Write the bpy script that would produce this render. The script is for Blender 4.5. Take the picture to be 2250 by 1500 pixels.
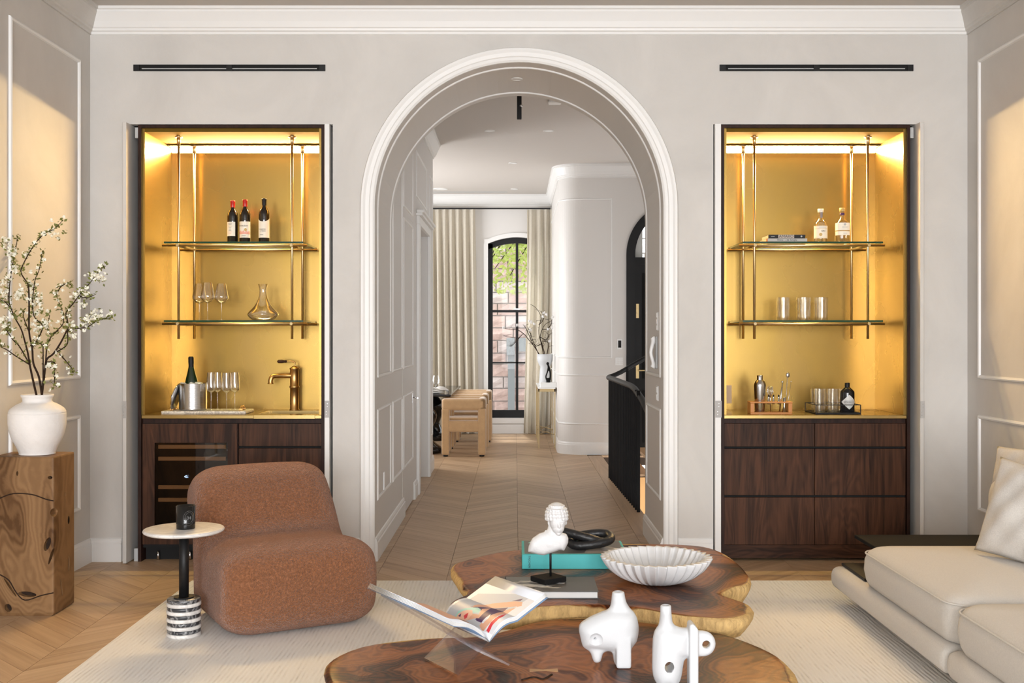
import bpy, bmesh, math, random
from mathutils import Vector, Matrix
random.seed(7)
for o in list(bpy.data.objects): bpy.data.objects.remove(o)
SC = bpy.context.scene
COL = SC.collection
# ------------------------------------------------------------------ camera
F, VX, VY, CD, CH = 2412.0, 1132.0, 738.0, 7.2, 1.478      # focal length in px, vanishing point, distance to the wall, eye height
cam = bpy.data.cameras.new('camera'); camo = bpy.data.objects.new('camera', cam); COL.objects.link(camo)
camo.location = (0, -CD, CH); camo.rotation_euler = (math.pi/2, 0, 0)
cam.sensor_width = 36; cam.lens = F/2250*36; cam.clip_start = .05; cam.clip_end = 200
cam.shift_x = -(VX-1125)/2250; cam.shift_y = -(750-VY)/2250
SC.camera = camo
# ------------------------------------------------------------------ world, lights, exposure
W = bpy.data.worlds.new('world'); SC.world = W; W.use_nodes = True
bg = W.node_tree.nodes['Background']; bg.inputs[0].default_value = (.86, .93, 1, 1); bg.inputs[1].default_value = 4.2
def light(name, kind, loc, rot, power, color, **kw):
    l = bpy.data.lights.new(name, kind); l.energy = power; l.color = color
    for k, v in kw.items(): setattr(l, k, v)
    o = bpy.data.objects.new(name, l); COL.objects.link(o); o.location = loc; o.rotation_euler = rot
    return o
R = math.radians
light('sun', 'SUN', (0, 20, 20), (R(-29), 0, R(2)), 4.0, (1, .95, .88), angle=R(6))
# daylight through the three tall windows in the wall behind the camera
for x in (-1.75, .1, 1.95):
    light('window_daylight', 'AREA', (x, -11.62, 1.75), (R(90), 0, 0), 290, (.985, .985, 1), shape='RECTANGLE', size=1.2, size_y=2.9)
# added fill lamp in the dining room, brightens the hall and arch
light('dining_fill_light', 'AREA', (-3.05, 7.3, 1.8), (0, R(-90), 0), 170, (.95, .97, 1), shape='RECTANGLE', size=2.4, size_y=2.2)
vs = SC.view_settings; vs.view_transform = 'Standard'; vs.look = 'None'; vs.gamma = 1; vs.use_curve_mapping = False; vs.exposure = 0.10
cy = SC.cycles
cy.max_bounces = 8; cy.diffuse_bounces = 4; cy.glossy_bounces = 4; cy.transmission_bounces = 6; cy.transparent_max_bounces = 24
cy.sample_clamp_indirect = 4; cy.blur_glossy = 1.0
# ------------------------------------------------------------------ projection helpers (pixel of the photograph -> place in the room)
def at(px, py, Y):
    d = Y+CD
    return Vector(((px-VX)*d/F, Y, CH-(py-VY)*d/F))
def onz(px, py, z=0.0):
    d = (CH-z)*F/(py-VY)
    return Vector(((px-VX)*d/F, d-CD, z))
# ------------------------------------------------------------------ materials
def nmat(name):
    m = bpy.data.materials.new(name); m.use_nodes = True
    nt = m.node_tree; b = nt.nodes['Principled BSDF']
    return m, nt, b
def N(nt, t, **kw):
    n = nt.nodes.new(t)
    for k, v in kw.items():
        if k in n.inputs.keys(): n.inputs[k].default_value = v
        else: setattr(n, k, v)
    return n
def L(nt, a, b): nt.links.new(a, b)
def ramp(nt, fac, stops):
    r = nt.nodes.new('ShaderNodeValToRGB'); e = r.color_ramp.elements
    e[0].position, e[0].color = stops[0][0], (*stops[0][1], 1)
    e[1].position, e[1].color = stops[-1][0], (*stops[-1][1], 1)
    for p, c in stops[1:-1]:
        q = e.new(p); q.color = (*c, 1)
    if fac is not None: L(nt, fac, r.inputs[0])
    return r
def coords(nt, scale=(1, 1, 1), rot=(0, 0, 0)):
    tc = N(nt, 'ShaderNodeTexCoord'); mp = N(nt, 'ShaderNodeMapping')
    mp.inputs['Scale'].default_value = scale; mp.inputs['Rotation'].default_value = rot
    L(nt, tc.outputs['Object'], mp.inputs['Vector']); return mp.outputs[0]
def plain(name, col, rough=.5, metal=0, spec=None, noise=0, nscale=8, bump=0, bscale=60, coat=0, sheen=0, emit=None, estr=0):
    m, nt, b = nmat(name)
    b.inputs['Base Color'].default_value = (*col, 1); b.inputs['Roughness'].default_value = rough; b.inputs['Metallic'].default_value = metal
    if spec is not None: b.inputs['Specular IOR Level'].default_value = spec
    if coat: b.inputs['Coat Weight'].default_value = coat
    if sheen: b.inputs['Sheen Weight'].default_value = sheen
    if emit: b.inputs['Emission Color'].default_value = (*emit, 1); b.inputs['Emission Strength'].default_value = estr
    if noise:
        v = coords(nt); n = N(nt, 'ShaderNodeTexNoise', Scale=nscale, Detail=5.0, Roughness=.6); L(nt, v, n.inputs['Vector'])
        r = ramp(nt, n.outputs[0], [(.3, tuple(c*(1-noise) for c in col)), (.7, tuple(min(1, c*(1+noise)) for c in col))])
        L(nt, r.outputs[0], b.inputs['Base Color'])
    if bump:
        v = coords(nt); n = N(nt, 'ShaderNodeTexNoise', Scale=bscale, Detail=3.0); L(nt, v, n.inputs['Vector'])
        bp = N(nt, 'ShaderNodeBump', Strength=bump, Distance=.01); L(nt, n.outputs[0], bp.inputs['Height']); L(nt, bp.outputs[0], b.inputs['Normal'])
    return m
def plaster(name, col, amt=.07):
    m, nt, b = nmat(name); v = coords(nt, (1, 1, .8))
    n = N(nt, 'ShaderNodeTexNoise', Scale=1.6, Detail=8.0, Roughness=.62, Distortion=.6); L(nt, v, n.inputs['Vector'])
    r = ramp(nt, n.outputs[0], [(.32, tuple(c*(1-amt) for c in col)), (.68, tuple(c*(1+amt) for c in col))]); L(nt, r.outputs[0], b.inputs['Base Color'])
    n2 = N(nt, 'ShaderNodeTexNoise', Scale=14.0, Detail=6.0, Roughness=.7); L(nt, v, n2.inputs['Vector'])
    bp = N(nt, 'ShaderNodeBump', Strength=.12, Distance=.01); L(nt, n2.outputs[0], bp.inputs['Height']); L(nt, bp.outputs[0], b.inputs['Normal'])
    b.inputs['Roughness'].default_value = .72; return m
def brass(name, col=(.80, .56, .16), rough=.34, blotch=.5, metal=1.0):
    m, nt, b = nmat(name); v = coords(nt, (1, 1, .55))
    n = N(nt, 'ShaderNodeTexNoise', Scale=2.6, Detail=3.0, Roughness=.5, Distortion=.3); L(nt, v, n.inputs['Vector'])
    c2 = (col[0]*.86, col[1]*.85, col[2]*1.1)
    r = ramp(nt, n.outputs[0], [(.25, c2), (.75, col)]); L(nt, r.outputs[0], b.inputs['Base Color'])
    b.inputs['Metallic'].default_value = metal
    mr = N(nt, 'ShaderNodeMapRange'); mr.inputs[3].default_value = rough+.10*blotch; mr.inputs[4].default_value = rough-.10*blotch
    L(nt, n.outputs[0], mr.inputs[0]); L(nt, mr.outputs[0], b.inputs['Roughness'])
    return m
def walnut(name, a=(.019, .0075, .0035), c=(.078, .031, .0145), axis='z', sc=1.0):
    m, nt, b = nmat(name)
    s = {'z': (22, 22, 1.3), 'x': (1.3, 22, 22), 'y': (22, 1.3, 22)}[axis]
    v = coords(nt, tuple(q*sc for q in s)); n = N(nt, 'ShaderNodeTexNoise', Scale=1.0, Detail=6.0, Roughness=.65, Distortion=.9); L(nt, v, n.inputs['Vector'])
    s2 = {'z': (1.6, 1.6, .28), 'x': (.28, 1.6, 1.6), 'y': (1.6, .28, 1.6)}[axis]
    v2 = coords(nt, tuple(q*sc for q in s2)); n2 = N(nt, 'ShaderNodeTexNoise', Scale=3.0, Detail=2.0, Distortion=1.5); L(nt, v2, n2.inputs['Vector'])
    wv = N(nt, 'ShaderNodeMath', operation='SINE'); mu = N(nt, 'ShaderNodeMath', operation='MULTIPLY'); mu.inputs[1].default_value = 60
    L(nt, n2.outputs[0], mu.inputs[0]); L(nt, mu.outputs[0], wv.inputs[0])
    ad = N(nt, 'ShaderNodeMath', operation='MULTIPLY_ADD'); ad.inputs[1].default_value = .07; L(nt, wv.outputs[0], ad.inputs[0]); L(nt, n.outputs[0], ad.inputs[2])
    oi = N(nt, 'ShaderNodeObjectInfo'); a2 = N(nt, 'ShaderNodeMath', operation='MULTIPLY_ADD'); a2.inputs[1].default_value = .06; L(nt, oi.outputs['Random'], a2.inputs[0]); L(nt, ad.outputs[0], a2.inputs[2])
    r = ramp(nt, a2.outputs[0], [(.34, a), (.72, c)]); L(nt, r.outputs[0], b.inputs['Base Color'])
    b.inputs['Roughness'].default_value = .5; b.inputs['Specular IOR Level'].default_value = .18; return m
def oak(name):
    m, nt, b = nmat(name)
    g = N(nt, 'ShaderNodeNewGeometry'); oi = N(nt, 'ShaderNodeObjectInfo'); tc = N(nt, 'ShaderNodeTexCoord')
    rnd = N(nt, 'ShaderNodeMath', operation='ADD'); L(nt, g.outputs['Random Per Island'], rnd.inputs[0]); L(nt, oi.outputs['Random'], rnd.inputs[1])
    fr = N(nt, 'ShaderNodeMath', operation='FRACT'); L(nt, rnd.outputs[0], fr.inputs[0])
    at_ = N(nt, 'ShaderNodeAttribute', attribute_name='grain')
    off = N(nt, 'ShaderNodeVectorMath', operation='ADD'); cm = N(nt, 'ShaderNodeCombineXYZ'); mm = N(nt, 'ShaderNodeMath', operation='MULTIPLY'); mm.inputs[1].default_value = 37
    L(nt, fr.outputs[0], mm.inputs[0]); L(nt, mm.outputs[0], cm.inputs[2]); L(nt, at_.outputs['Vector'], off.inputs[0]); L(nt, cm.outputs[0], off.inputs[1])
    n = N(nt, 'ShaderNodeTexNoise', Scale=1.0, Detail=6.0, Roughness=.62, Distortion=.7); L(nt, off.outputs[0], n.inputs['Vector'])
    ad = N(nt, 'ShaderNodeMath', operation='MULTIPLY_ADD'); ad.inputs[1].default_value = .24; L(nt, fr.outputs[0], ad.inputs[0]); L(nt, n.outputs[0], ad.inputs[2])
    r = ramp(nt, ad.outputs[0], [(.30, (.29, .180, .100)), (.58, (.45, .298, .175)), (.9, (.57, .40, .25))]); L(nt, r.outputs[0], b.inputs['Base Color'])
    b.inputs['Roughness'].default_value = .42
    bp = N(nt, 'ShaderNodeBump', Strength=.15, Distance=.004); L(nt, n.outputs[0], bp.inputs['Height']); L(nt, bp.outputs[0], b.inputs['Normal'])
    return m
def glass(name, tint=(1, 1, 1), refl=.16, edge=.55, rough=.02):
    m = bpy.data.materials.new(name); m.use_nodes = True; nt = m.node_tree; nt.nodes.clear()
    out = N(nt, 'ShaderNodeOutputMaterial'); mx = N(nt, 'ShaderNodeMixShader')
    t = N(nt, 'ShaderNodeBsdfTransparent'); t.inputs[0].default_value = (*tint, 1)
    g = N(nt, 'ShaderNodeBsdfGlossy'); g.inputs[0].default_value = (1, 1, 1, 1); g.inputs['Roughness'].default_value = rough
    lw = N(nt, 'ShaderNodeLayerWeight'); lw.inputs[0].default_value = edge
    mr = N(nt, 'ShaderNodeMapRange'); mr.inputs[3].default_value = refl*.18; mr.inputs[4].default_value = min(1, refl*3.2)
    L(nt, lw.outputs['Facing'], mr.inputs[0]); L(nt, mr.outputs[0], mx.inputs[0]); L(nt, t.outputs[0], mx.inputs[1]); L(nt, g.outputs[0], mx.inputs[2]); L(nt, mx.outputs[0], out.inputs[0])
    return m
def marble(name, base, vein, scale=6, sharp=.12):
    m, nt, b = nmat(name); v = coords(nt); n = N(nt, 'ShaderNodeTexNoise', Scale=scale, Detail=7.0, Roughness=.6, Distortion=1.6); L(nt, v, n.inputs['Vector'])
    r = ramp(nt, n.outputs[0], [(.5-sharp, base), (.5, vein), (.5+sharp, base)]); L(nt, r.outputs[0], b.inputs['Base Color']); b.inputs['Roughness'].default_value = .35
    return m
def slabwood(name, fs=1.0, *, dark=(.018, .0055, .0025), mid=(.085, .023, .0065), lite=(.30, .105, .030), sap=(.60, .40, .17), rough=.30):
    m, nt, b = nmat(name)
    at_ = N(nt, 'ShaderNodeAttribute', attribute_name='rim'); v = coords(nt, (1, 1, .6))
    n = N(nt, 'ShaderNodeTexNoise', Scale=1.5, Detail=3.0, Roughness=.5, Distortion=.6); L(nt, v, n.inputs['Vector'])
    nf = N(nt, 'ShaderNodeTexNoise', Scale=9.0, Detail=7.0, Roughness=.6, Distortion=1.2); L(nt, v, nf.inputs['Vector'])
    a = N(nt, 'ShaderNodeMath', operation='MULTIPLY_ADD'); a.inputs[1].default_value = 3.6; L(nt, n.outputs[0], a.inputs[0]); L(nt, at_.outputs['Fac'], a.inputs[2])
    a2 = N(nt, 'ShaderNodeMath', operation='MULTIPLY_ADD'); a2.inputs[1].default_value = .13; L(nt, nf.outputs[0], a2.inputs[0]); L(nt, a.outputs[0], a2.inputs[2])
    s = N(nt, 'ShaderNodeMath', operation='MULTIPLY'); s.inputs[1].default_value = 7.0*fs; L(nt, a2.outputs[0], s.inputs[0])
    sn = N(nt, 'ShaderNodeMath', operation='SINE'); L(nt, s.outputs[0], sn.inputs[0])
    s3 = N(nt, 'ShaderNodeMath', operation='MULTIPLY'); s3.inputs[1].default_value = 62.0*fs; L(nt, a2.outputs[0], s3.inputs[0])
    sn3 = N(nt, 'ShaderNodeMath', operation='SINE'); L(nt, s3.outputs[0], sn3.inputs[0])
    q = N(nt, 'ShaderNodeMath', operation='MULTIPLY_ADD'); q.inputs[1].default_value = .5; L(nt, sn3.outputs[0], q.inputs[0]); L(nt, sn.outputs[0], q.inputs[2])
    mr = N(nt, 'ShaderNodeMapRange'); mr.inputs[1].default_value = -1.35; mr.inputs[2].default_value = 1.35; L(nt, q.outputs[0], mr.inputs[0])
    r = ramp(nt, mr.outputs[0], [(.0, dark), (.35, mid), (.62, tuple((x+y)/2 for x, y in zip(mid, lite))), (1, lite)])
    pw = N(nt, 'ShaderNodeMath', operation='MULTIPLY_ADD'); pw.inputs[1].default_value = .30; L(nt, n.outputs[0], pw.inputs[0]); L(nt, at_.outputs['Fac'], pw.inputs[2])
    sr = ramp(nt, pw.outputs[0], [(.8, (0, 0, 0)), (.9, (1, 1, 1))])
    mrr = N(nt, 'ShaderNodeMapRange'); mrr.inputs[1].default_value = 1.112; mrr.inputs[2].default_value = 1.125; L(nt, pw.outputs[0], mrr.inputs[0])
    mx = N(nt, 'ShaderNodeMix', data_type='RGBA'); L(nt, mrr.outputs[0], mx.inputs[0]); L(nt, r.outputs[0], mx.inputs[6]); n4 = N(nt, 'ShaderNodeTexNoise', Scale=38.0, Detail=4.0, Roughness=.7); v4 = coords(nt, (1, 1, .25)); L(nt, v4, n4.inputs['Vector'])
    r4 = ramp(nt, n4.outputs[0], [(.3, tuple(c*.6 for c in sap)), (.6, sap)]); L(nt, r4.outputs[0], mx.inputs[7])
    nt.nodes.remove(sr)
    L(nt, mx.outputs[2], b.inputs['Base Color']); b.inputs['Specular IOR Level'].default_value = .13
    rr = N(nt, 'ShaderNodeMapRange'); rr.inputs[3].default_value = rough; rr.inputs[4].default_value = .75; L(nt, mrr.outputs[0], rr.inputs[0]); L(nt, rr.outputs[0], b.inputs['Roughness'])
    hm = N(nt, 'ShaderNodeMath', operation='MULTIPLY'); L(nt, n4.outputs[0], hm.inputs[0]); L(nt, mrr.outputs[0], hm.inputs[1])
    hn = N(nt, 'ShaderNodeMath', operation='MULTIPLY_ADD'); hn.inputs[1].default_value = .25; L(nt, nf.outputs[0], hn.inputs[0]); L(nt, hm.outputs[0], hn.inputs[2])
    bp = N(nt, 'ShaderNodeBump', Strength=.9, Distance=.010); L(nt, hn.outputs[0], bp.inputs['Height']); L(nt, bp.outputs[0], b.inputs['Normal'])
    return m
def boucle(name, col):
    m, nt, b = nmat(name); v = coords(nt)
    n = N(nt, 'ShaderNodeTexVoronoi', Scale=150.0); L(nt, v, n.inputs['Vector'])
    n2 = N(nt, 'ShaderNodeTexNoise', Scale=95.0, Detail=4.0); L(nt, v, n2.inputs['Vector'])
    r = ramp(nt, n2.outputs[0], [(.3, tuple(c*.72 for c in col)), (.55, col), (.8, tuple(min(1, c*1.35+.02) for c in col))]); L(nt, r.outputs[0], b.inputs['Base Color'])
    bp = N(nt, 'ShaderNodeBump', Strength=.9, Distance=.008); L(nt, n.outputs['Distance'], bp.inputs['Height']); L(nt, bp.outputs[0], b.inputs['Normal'])
    b.inputs['Roughness'].default_value = .95; b.inputs['Specular IOR Level'].default_value = .1; b.inputs['Sheen Weight'].default_value = .25; return m
def rugmat(name):
    m, nt, b = nmat(name); v = coords(nt, (1, .35, 1))
    wn = N(nt, 'ShaderNodeTexNoise', Scale=6.0, Detail=3.0); L(nt, v, wn.inputs['Vector'])
    tc = N(nt, 'ShaderNodeTexCoord'); sx = N(nt, 'ShaderNodeSeparateXYZ'); L(nt, tc.outputs['Object'], sx.inputs[0])
    d = N(nt, 'ShaderNodeMath', operation='MULTIPLY_ADD'); d.inputs[1].default_value = .035; L(nt, wn.outputs[0], d.inputs[0]); L(nt, sx.outputs[0], d.inputs[2])
    s = N(nt, 'ShaderNodeMath', operation='MULTIPLY'); s.inputs[1].default_value = 290.0; L(nt, d.outputs[0], s.inputs[0])
    sn = N(nt, 'ShaderNodeMath', operation='SINE'); L(nt, s.outputs[0], sn.inputs[0])
    fn = N(nt, 'ShaderNodeTexNoise', Scale=22.0, Detail=4.0, Roughness=.7); L(nt, v, fn.inputs['Vector'])
    mu = N(nt, 'ShaderNodeMath', operation='MULTIPLY_ADD'); mu.inputs[1].default_value = 1.6; mu.inputs[2].default_value = -.6; L(nt, fn.outputs[0], mu.inputs[0])
    q = N(nt, 'ShaderNodeMath', operation='MULTIPLY'); L(nt, sn.outputs[0], q.inputs[0]); L(nt, mu.outputs[0], q.inputs[1])
    mr = N(nt, 'ShaderNodeMapRange'); mr.inputs[1].default_value = -.6; mr.inputs[2].default_value = .2; L(nt, q.outputs[0], mr.inputs[0])
    r = ramp(nt, mr.outputs[0], [(.0, (.60, .58, .54)), (.5, (.78, .76, .725)), (1, (.82, .805, .775))]); L(nt, r.outputs[0], b.inputs['Base Color'])  # crevices between the ribs coloured darker, their shade painted in
    f2 = N(nt, 'ShaderNodeTexNoise', Scale=260.0, Detail=2.0); v2 = coords(nt); L(nt, v2, f2.inputs['Vector'])
    h = N(nt, 'ShaderNodeMath', operation='MULTIPLY_ADD'); h.inputs[1].default_value = .6; L(nt, f2.outputs[0], h.inputs[0]); L(nt, mr.outputs[0], h.inputs[2])
    bp = N(nt, 'ShaderNodeBump', Strength=.55, Distance=.008); L(nt, h.outputs[0], bp.inputs['Height']); L(nt, bp.outputs[0], b.inputs['Normal'])
    b.inputs['Roughness'].default_value = .95; b.inputs['Specular IOR Level'].default_value = .1; return m
M = {}
M['wall'] = plaster('plaster', (.575, .552, .52))
M['hallwall'] = plain('panelled_paint', (.67, .645, .615), .5)
M['trim'] = plain('trim_paint', (.76, .75, .73), .4)
M['ceil'] = plain('ceiling_paint', (.56, .52, .48), .8)
M['floor'] = oak('oak'); M['gap'] = plain('floor_joint', (.045, .026, .014), .8)
M['brass'] = brass('brass_sheet', (.375, .243, .060), .27, .3); M['brassrod'] = brass('brass_rod', (.80, .62, .30), .36, .2); M['antique'] = brass('antique_brass', (.42, .32, .15), .5, .2); M['soffit'] = brass('darkened_brass_soffit', (.28, .185, .035), .92, .1); M['brasstop'] = brass('brass_counter', (.50, .36, .12), .26)  # soffit brass is a darker copy, dimmer strip light put into its colour
M['copper'] = brass('aged_brass', (.72, .44, .14), .36, .3)
M['walnut'] = walnut('walnut'); M['walnutx'] = walnut('walnut_rail', axis='x'); M['darkwood'] = walnut('dark_walnut', (.012, .005, .003), (.035, .014, .009))
M['slat'] = plain('beech', (.42, .25, .12), .5)
M['black'] = plain('black_satin', (.007, .007, .0075), .5, spec=.3); M['matte'] = plain('black_matte', (.012, .0115, .0115), .8, spec=.08); M['gloss'] = plain('black_gloss', (.008, .008, .009), .12)
M['void'] = plain('dark_recess', (.006, .006, .006), .9)  # near-black: shade of pockets and gaps put into the colour, also black parts
M['steel'] = plain('steel', (.62, .62, .62), .22, 1); M['hinge'] = plain('hinge_steel', (.40, .385, .37), .5)
M['white'] = plain('white_plastic', (.80, .80, .79), .35)
M['glass'] = glass('clear_glass', refl=.28, edge=.35); M['pane'] = glass('window_glass', (.98, .985, .98), .015, .3); M['shelfglass'] = glass('shelf_glass', (.93, .98, .93), .12, .5)
M['acryl'] = glass('acrylic', (.94, .94, .96), .10, .3); M['acryledge'] = glass('acrylic_edge', (.80, .80, .84), .9, .5, .2)
M['greenedge'] = plain('green_glass_edge', (.006, .045, .018), .15)
M['ribglass'] = glass('ribbed_glass', (.97, .96, .93), .14, .45, .10)
M['fridgeglass'] = glass('smoked_glass', (.72, .68, .64), .16, .3)
M['bottle'] = plain('wine_glass_dark', (.010, .008, .006), .08, coat=.5); M['green'] = plain('green_bottle', (.006, .022, .008), .10, coat=.5)
M['red'] = plain('red_foil', (.45, .015, .012), .3); M['paper'] = plain('label_paper', (.80, .76, .66), .6); M['ink'] = plain('ink', (.03, .028, .026), .6)
M['pink'] = plain('label_pink', (.75, .38, .30), .6); M['gold'] = plain('gold_print', (.52, .36, .12), .5)
M['leather'] = plain('boucle', (1, 1, 1)); M['boucle'] = boucle('rust_boucle', (.25, .10, .044))
M['marblew'] = marble('white_marble', (.74, .72, .69), (.58, .56, .54), 5, .10); M['marbled'] = marble('grey_marble', (.035, .036, .04), (.30, .30, .30), 9, .05)
M['marbletray'] = marble('cream_marble', (.72, .66, .56), (.40, .35, .30), 20, .10)
M['suar'] = slabwood('suar'); M['teak'] = slabwood('teak_root', 1.1, dark=(.085, .040, .015), mid=(.15, .078, .033), lite=(.24, .135, .062), sap=(.22, .12, .055), rough=.45)
M['rug'] = rugmat('rug'); M['sofa'] = plain('linen', (.56, .53, .485), .9, spec=.1, noise=.06, nscale=160, bump=.25, bscale=420, sheen=.2)
M['pillow'] = plain('grey_linen', (.56, .53, .49), .9, spec=.1, noise=.08, nscale=160, bump=.35, bscale=320)
M['ceramic'] = plain('white_ceramic', (.53, .54, .55), .55, bump=.05, bscale=300); M['plasterw'] = plain('white_plaster', (.66, .66, .66), .6, bump=.15, bscale=260)
M['rough_white'] = plain('chalky_ceramic', (.74, .71, .68), .8, noise=.05, nscale=10, bump=.3, bscale=40)
M['teal'] = plain('teal_cloth', (.055, .43, .44), .5); M['pages'] = plain('book_pages', (.68, .68, .67), .7); M['photo_white'] = plain('photo_page', (.66, .68, .72), .35)
M['skin'] = plain('printed_skin', (.66, .36, .24), .4); M['skin2'] = plain('printed_face', (.74, .45, .34), .4); M['purple'] = plain('printed_purple', (.05, .02, .10), .4); M['aqua'] = plain('printed_aqua', (.30, .60, .56), .4)
M['redprint'] = plain('printed_red', (.60, .03, .05), .4); M['greyprint'] = plain('printed_grey', (.10, .095, .09), .4); M['palegrey'] = plain('printed_pale_grey', (.46, .49, .54), .4); M['bluegrey'] = plain('magazine_cover', (.16, .24, .36), .35)
M['velvet'] = plain('tan_velvet', (.52, .33, .165), .8, sheen=.5, noise=.08, nscale=12); M['curtain'] = plain('linen_curtain', (.66, .61, .52), .9, noise=.06, nscale=40)
def addtrans(m, w, col):
    nt = m.node_tree; b = nt.nodes['Principled BSDF']; out = [n for n in nt.nodes if n.type == 'OUTPUT_MATERIAL'][0]
    t = N(nt, 'ShaderNodeBsdfTranslucent'); t.inputs[0].default_value = (*col, 1); mx = N(nt, 'ShaderNodeMixShader'); mx.inputs[0].default_value = w
    L(nt, b.outputs[0], mx.inputs[1]); L(nt, t.outputs[0], mx.inputs[2]); L(nt, mx.outputs[0], out.inputs[0])
addtrans(M['curtain'], .35, (.80, .74, .62))
M['bark'] = plain('bark', (.030, .018, .012), .8, spec=.1, noise=.3, nscale=60); M['leaf'] = plain('leaf', (.15, .16, .035), .6, noise=.35, nscale=20); M['petal'] = plain('petal', (.78, .76, .64), .6)
M['greyleaf'] = plain('pale_magnolia_petal', (.72, .70, .68), .6)
M['tree'] = plain('tree_leaf', (.30, .36, .09), .6, noise=.4, nscale=5); addtrans(M['tree'], .3, (.45, .5, .12))
M['stone'] = plain('brownstone', (.42, .30, .26), .9, noise=.28, nscale=5, bump=1.0, bscale=12); M['mortar'] = plain('mortar', (.50, .45, .42), .9)
M['greystone'] = plain('grey_stone', (.46, .38, .35), .9, noise=.2, nscale=5, bump=.8, bscale=12)
M['tan'] = plain('orange_bamboo', (.50, .20, .045), .45); M['led'] = plain('led', (1, .85, .6), .5, emit=(1, .68, .30), estr=600)
M['display'] = plain('display', (.1, .2, .5), .5, emit=(.5, .7, 1), estr=2.5)
M['outlet'] = plain('outlet_tan', (.55, .40, .26), .5); M['greymetal'] = plain('grey_metal', (.42, .43, .43), .5)
M['warmlit'] = plain('warm_lit_paint', (.55, .30, .11), .7)  # the lamp's warm glow is put into the stairwell wall and floor colour
M['faintprint'] = plain('faint_print', (.16, .16, .16), .5); M['candle'] = plain('candle_glass', (.006, .006, .006), .1)
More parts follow.
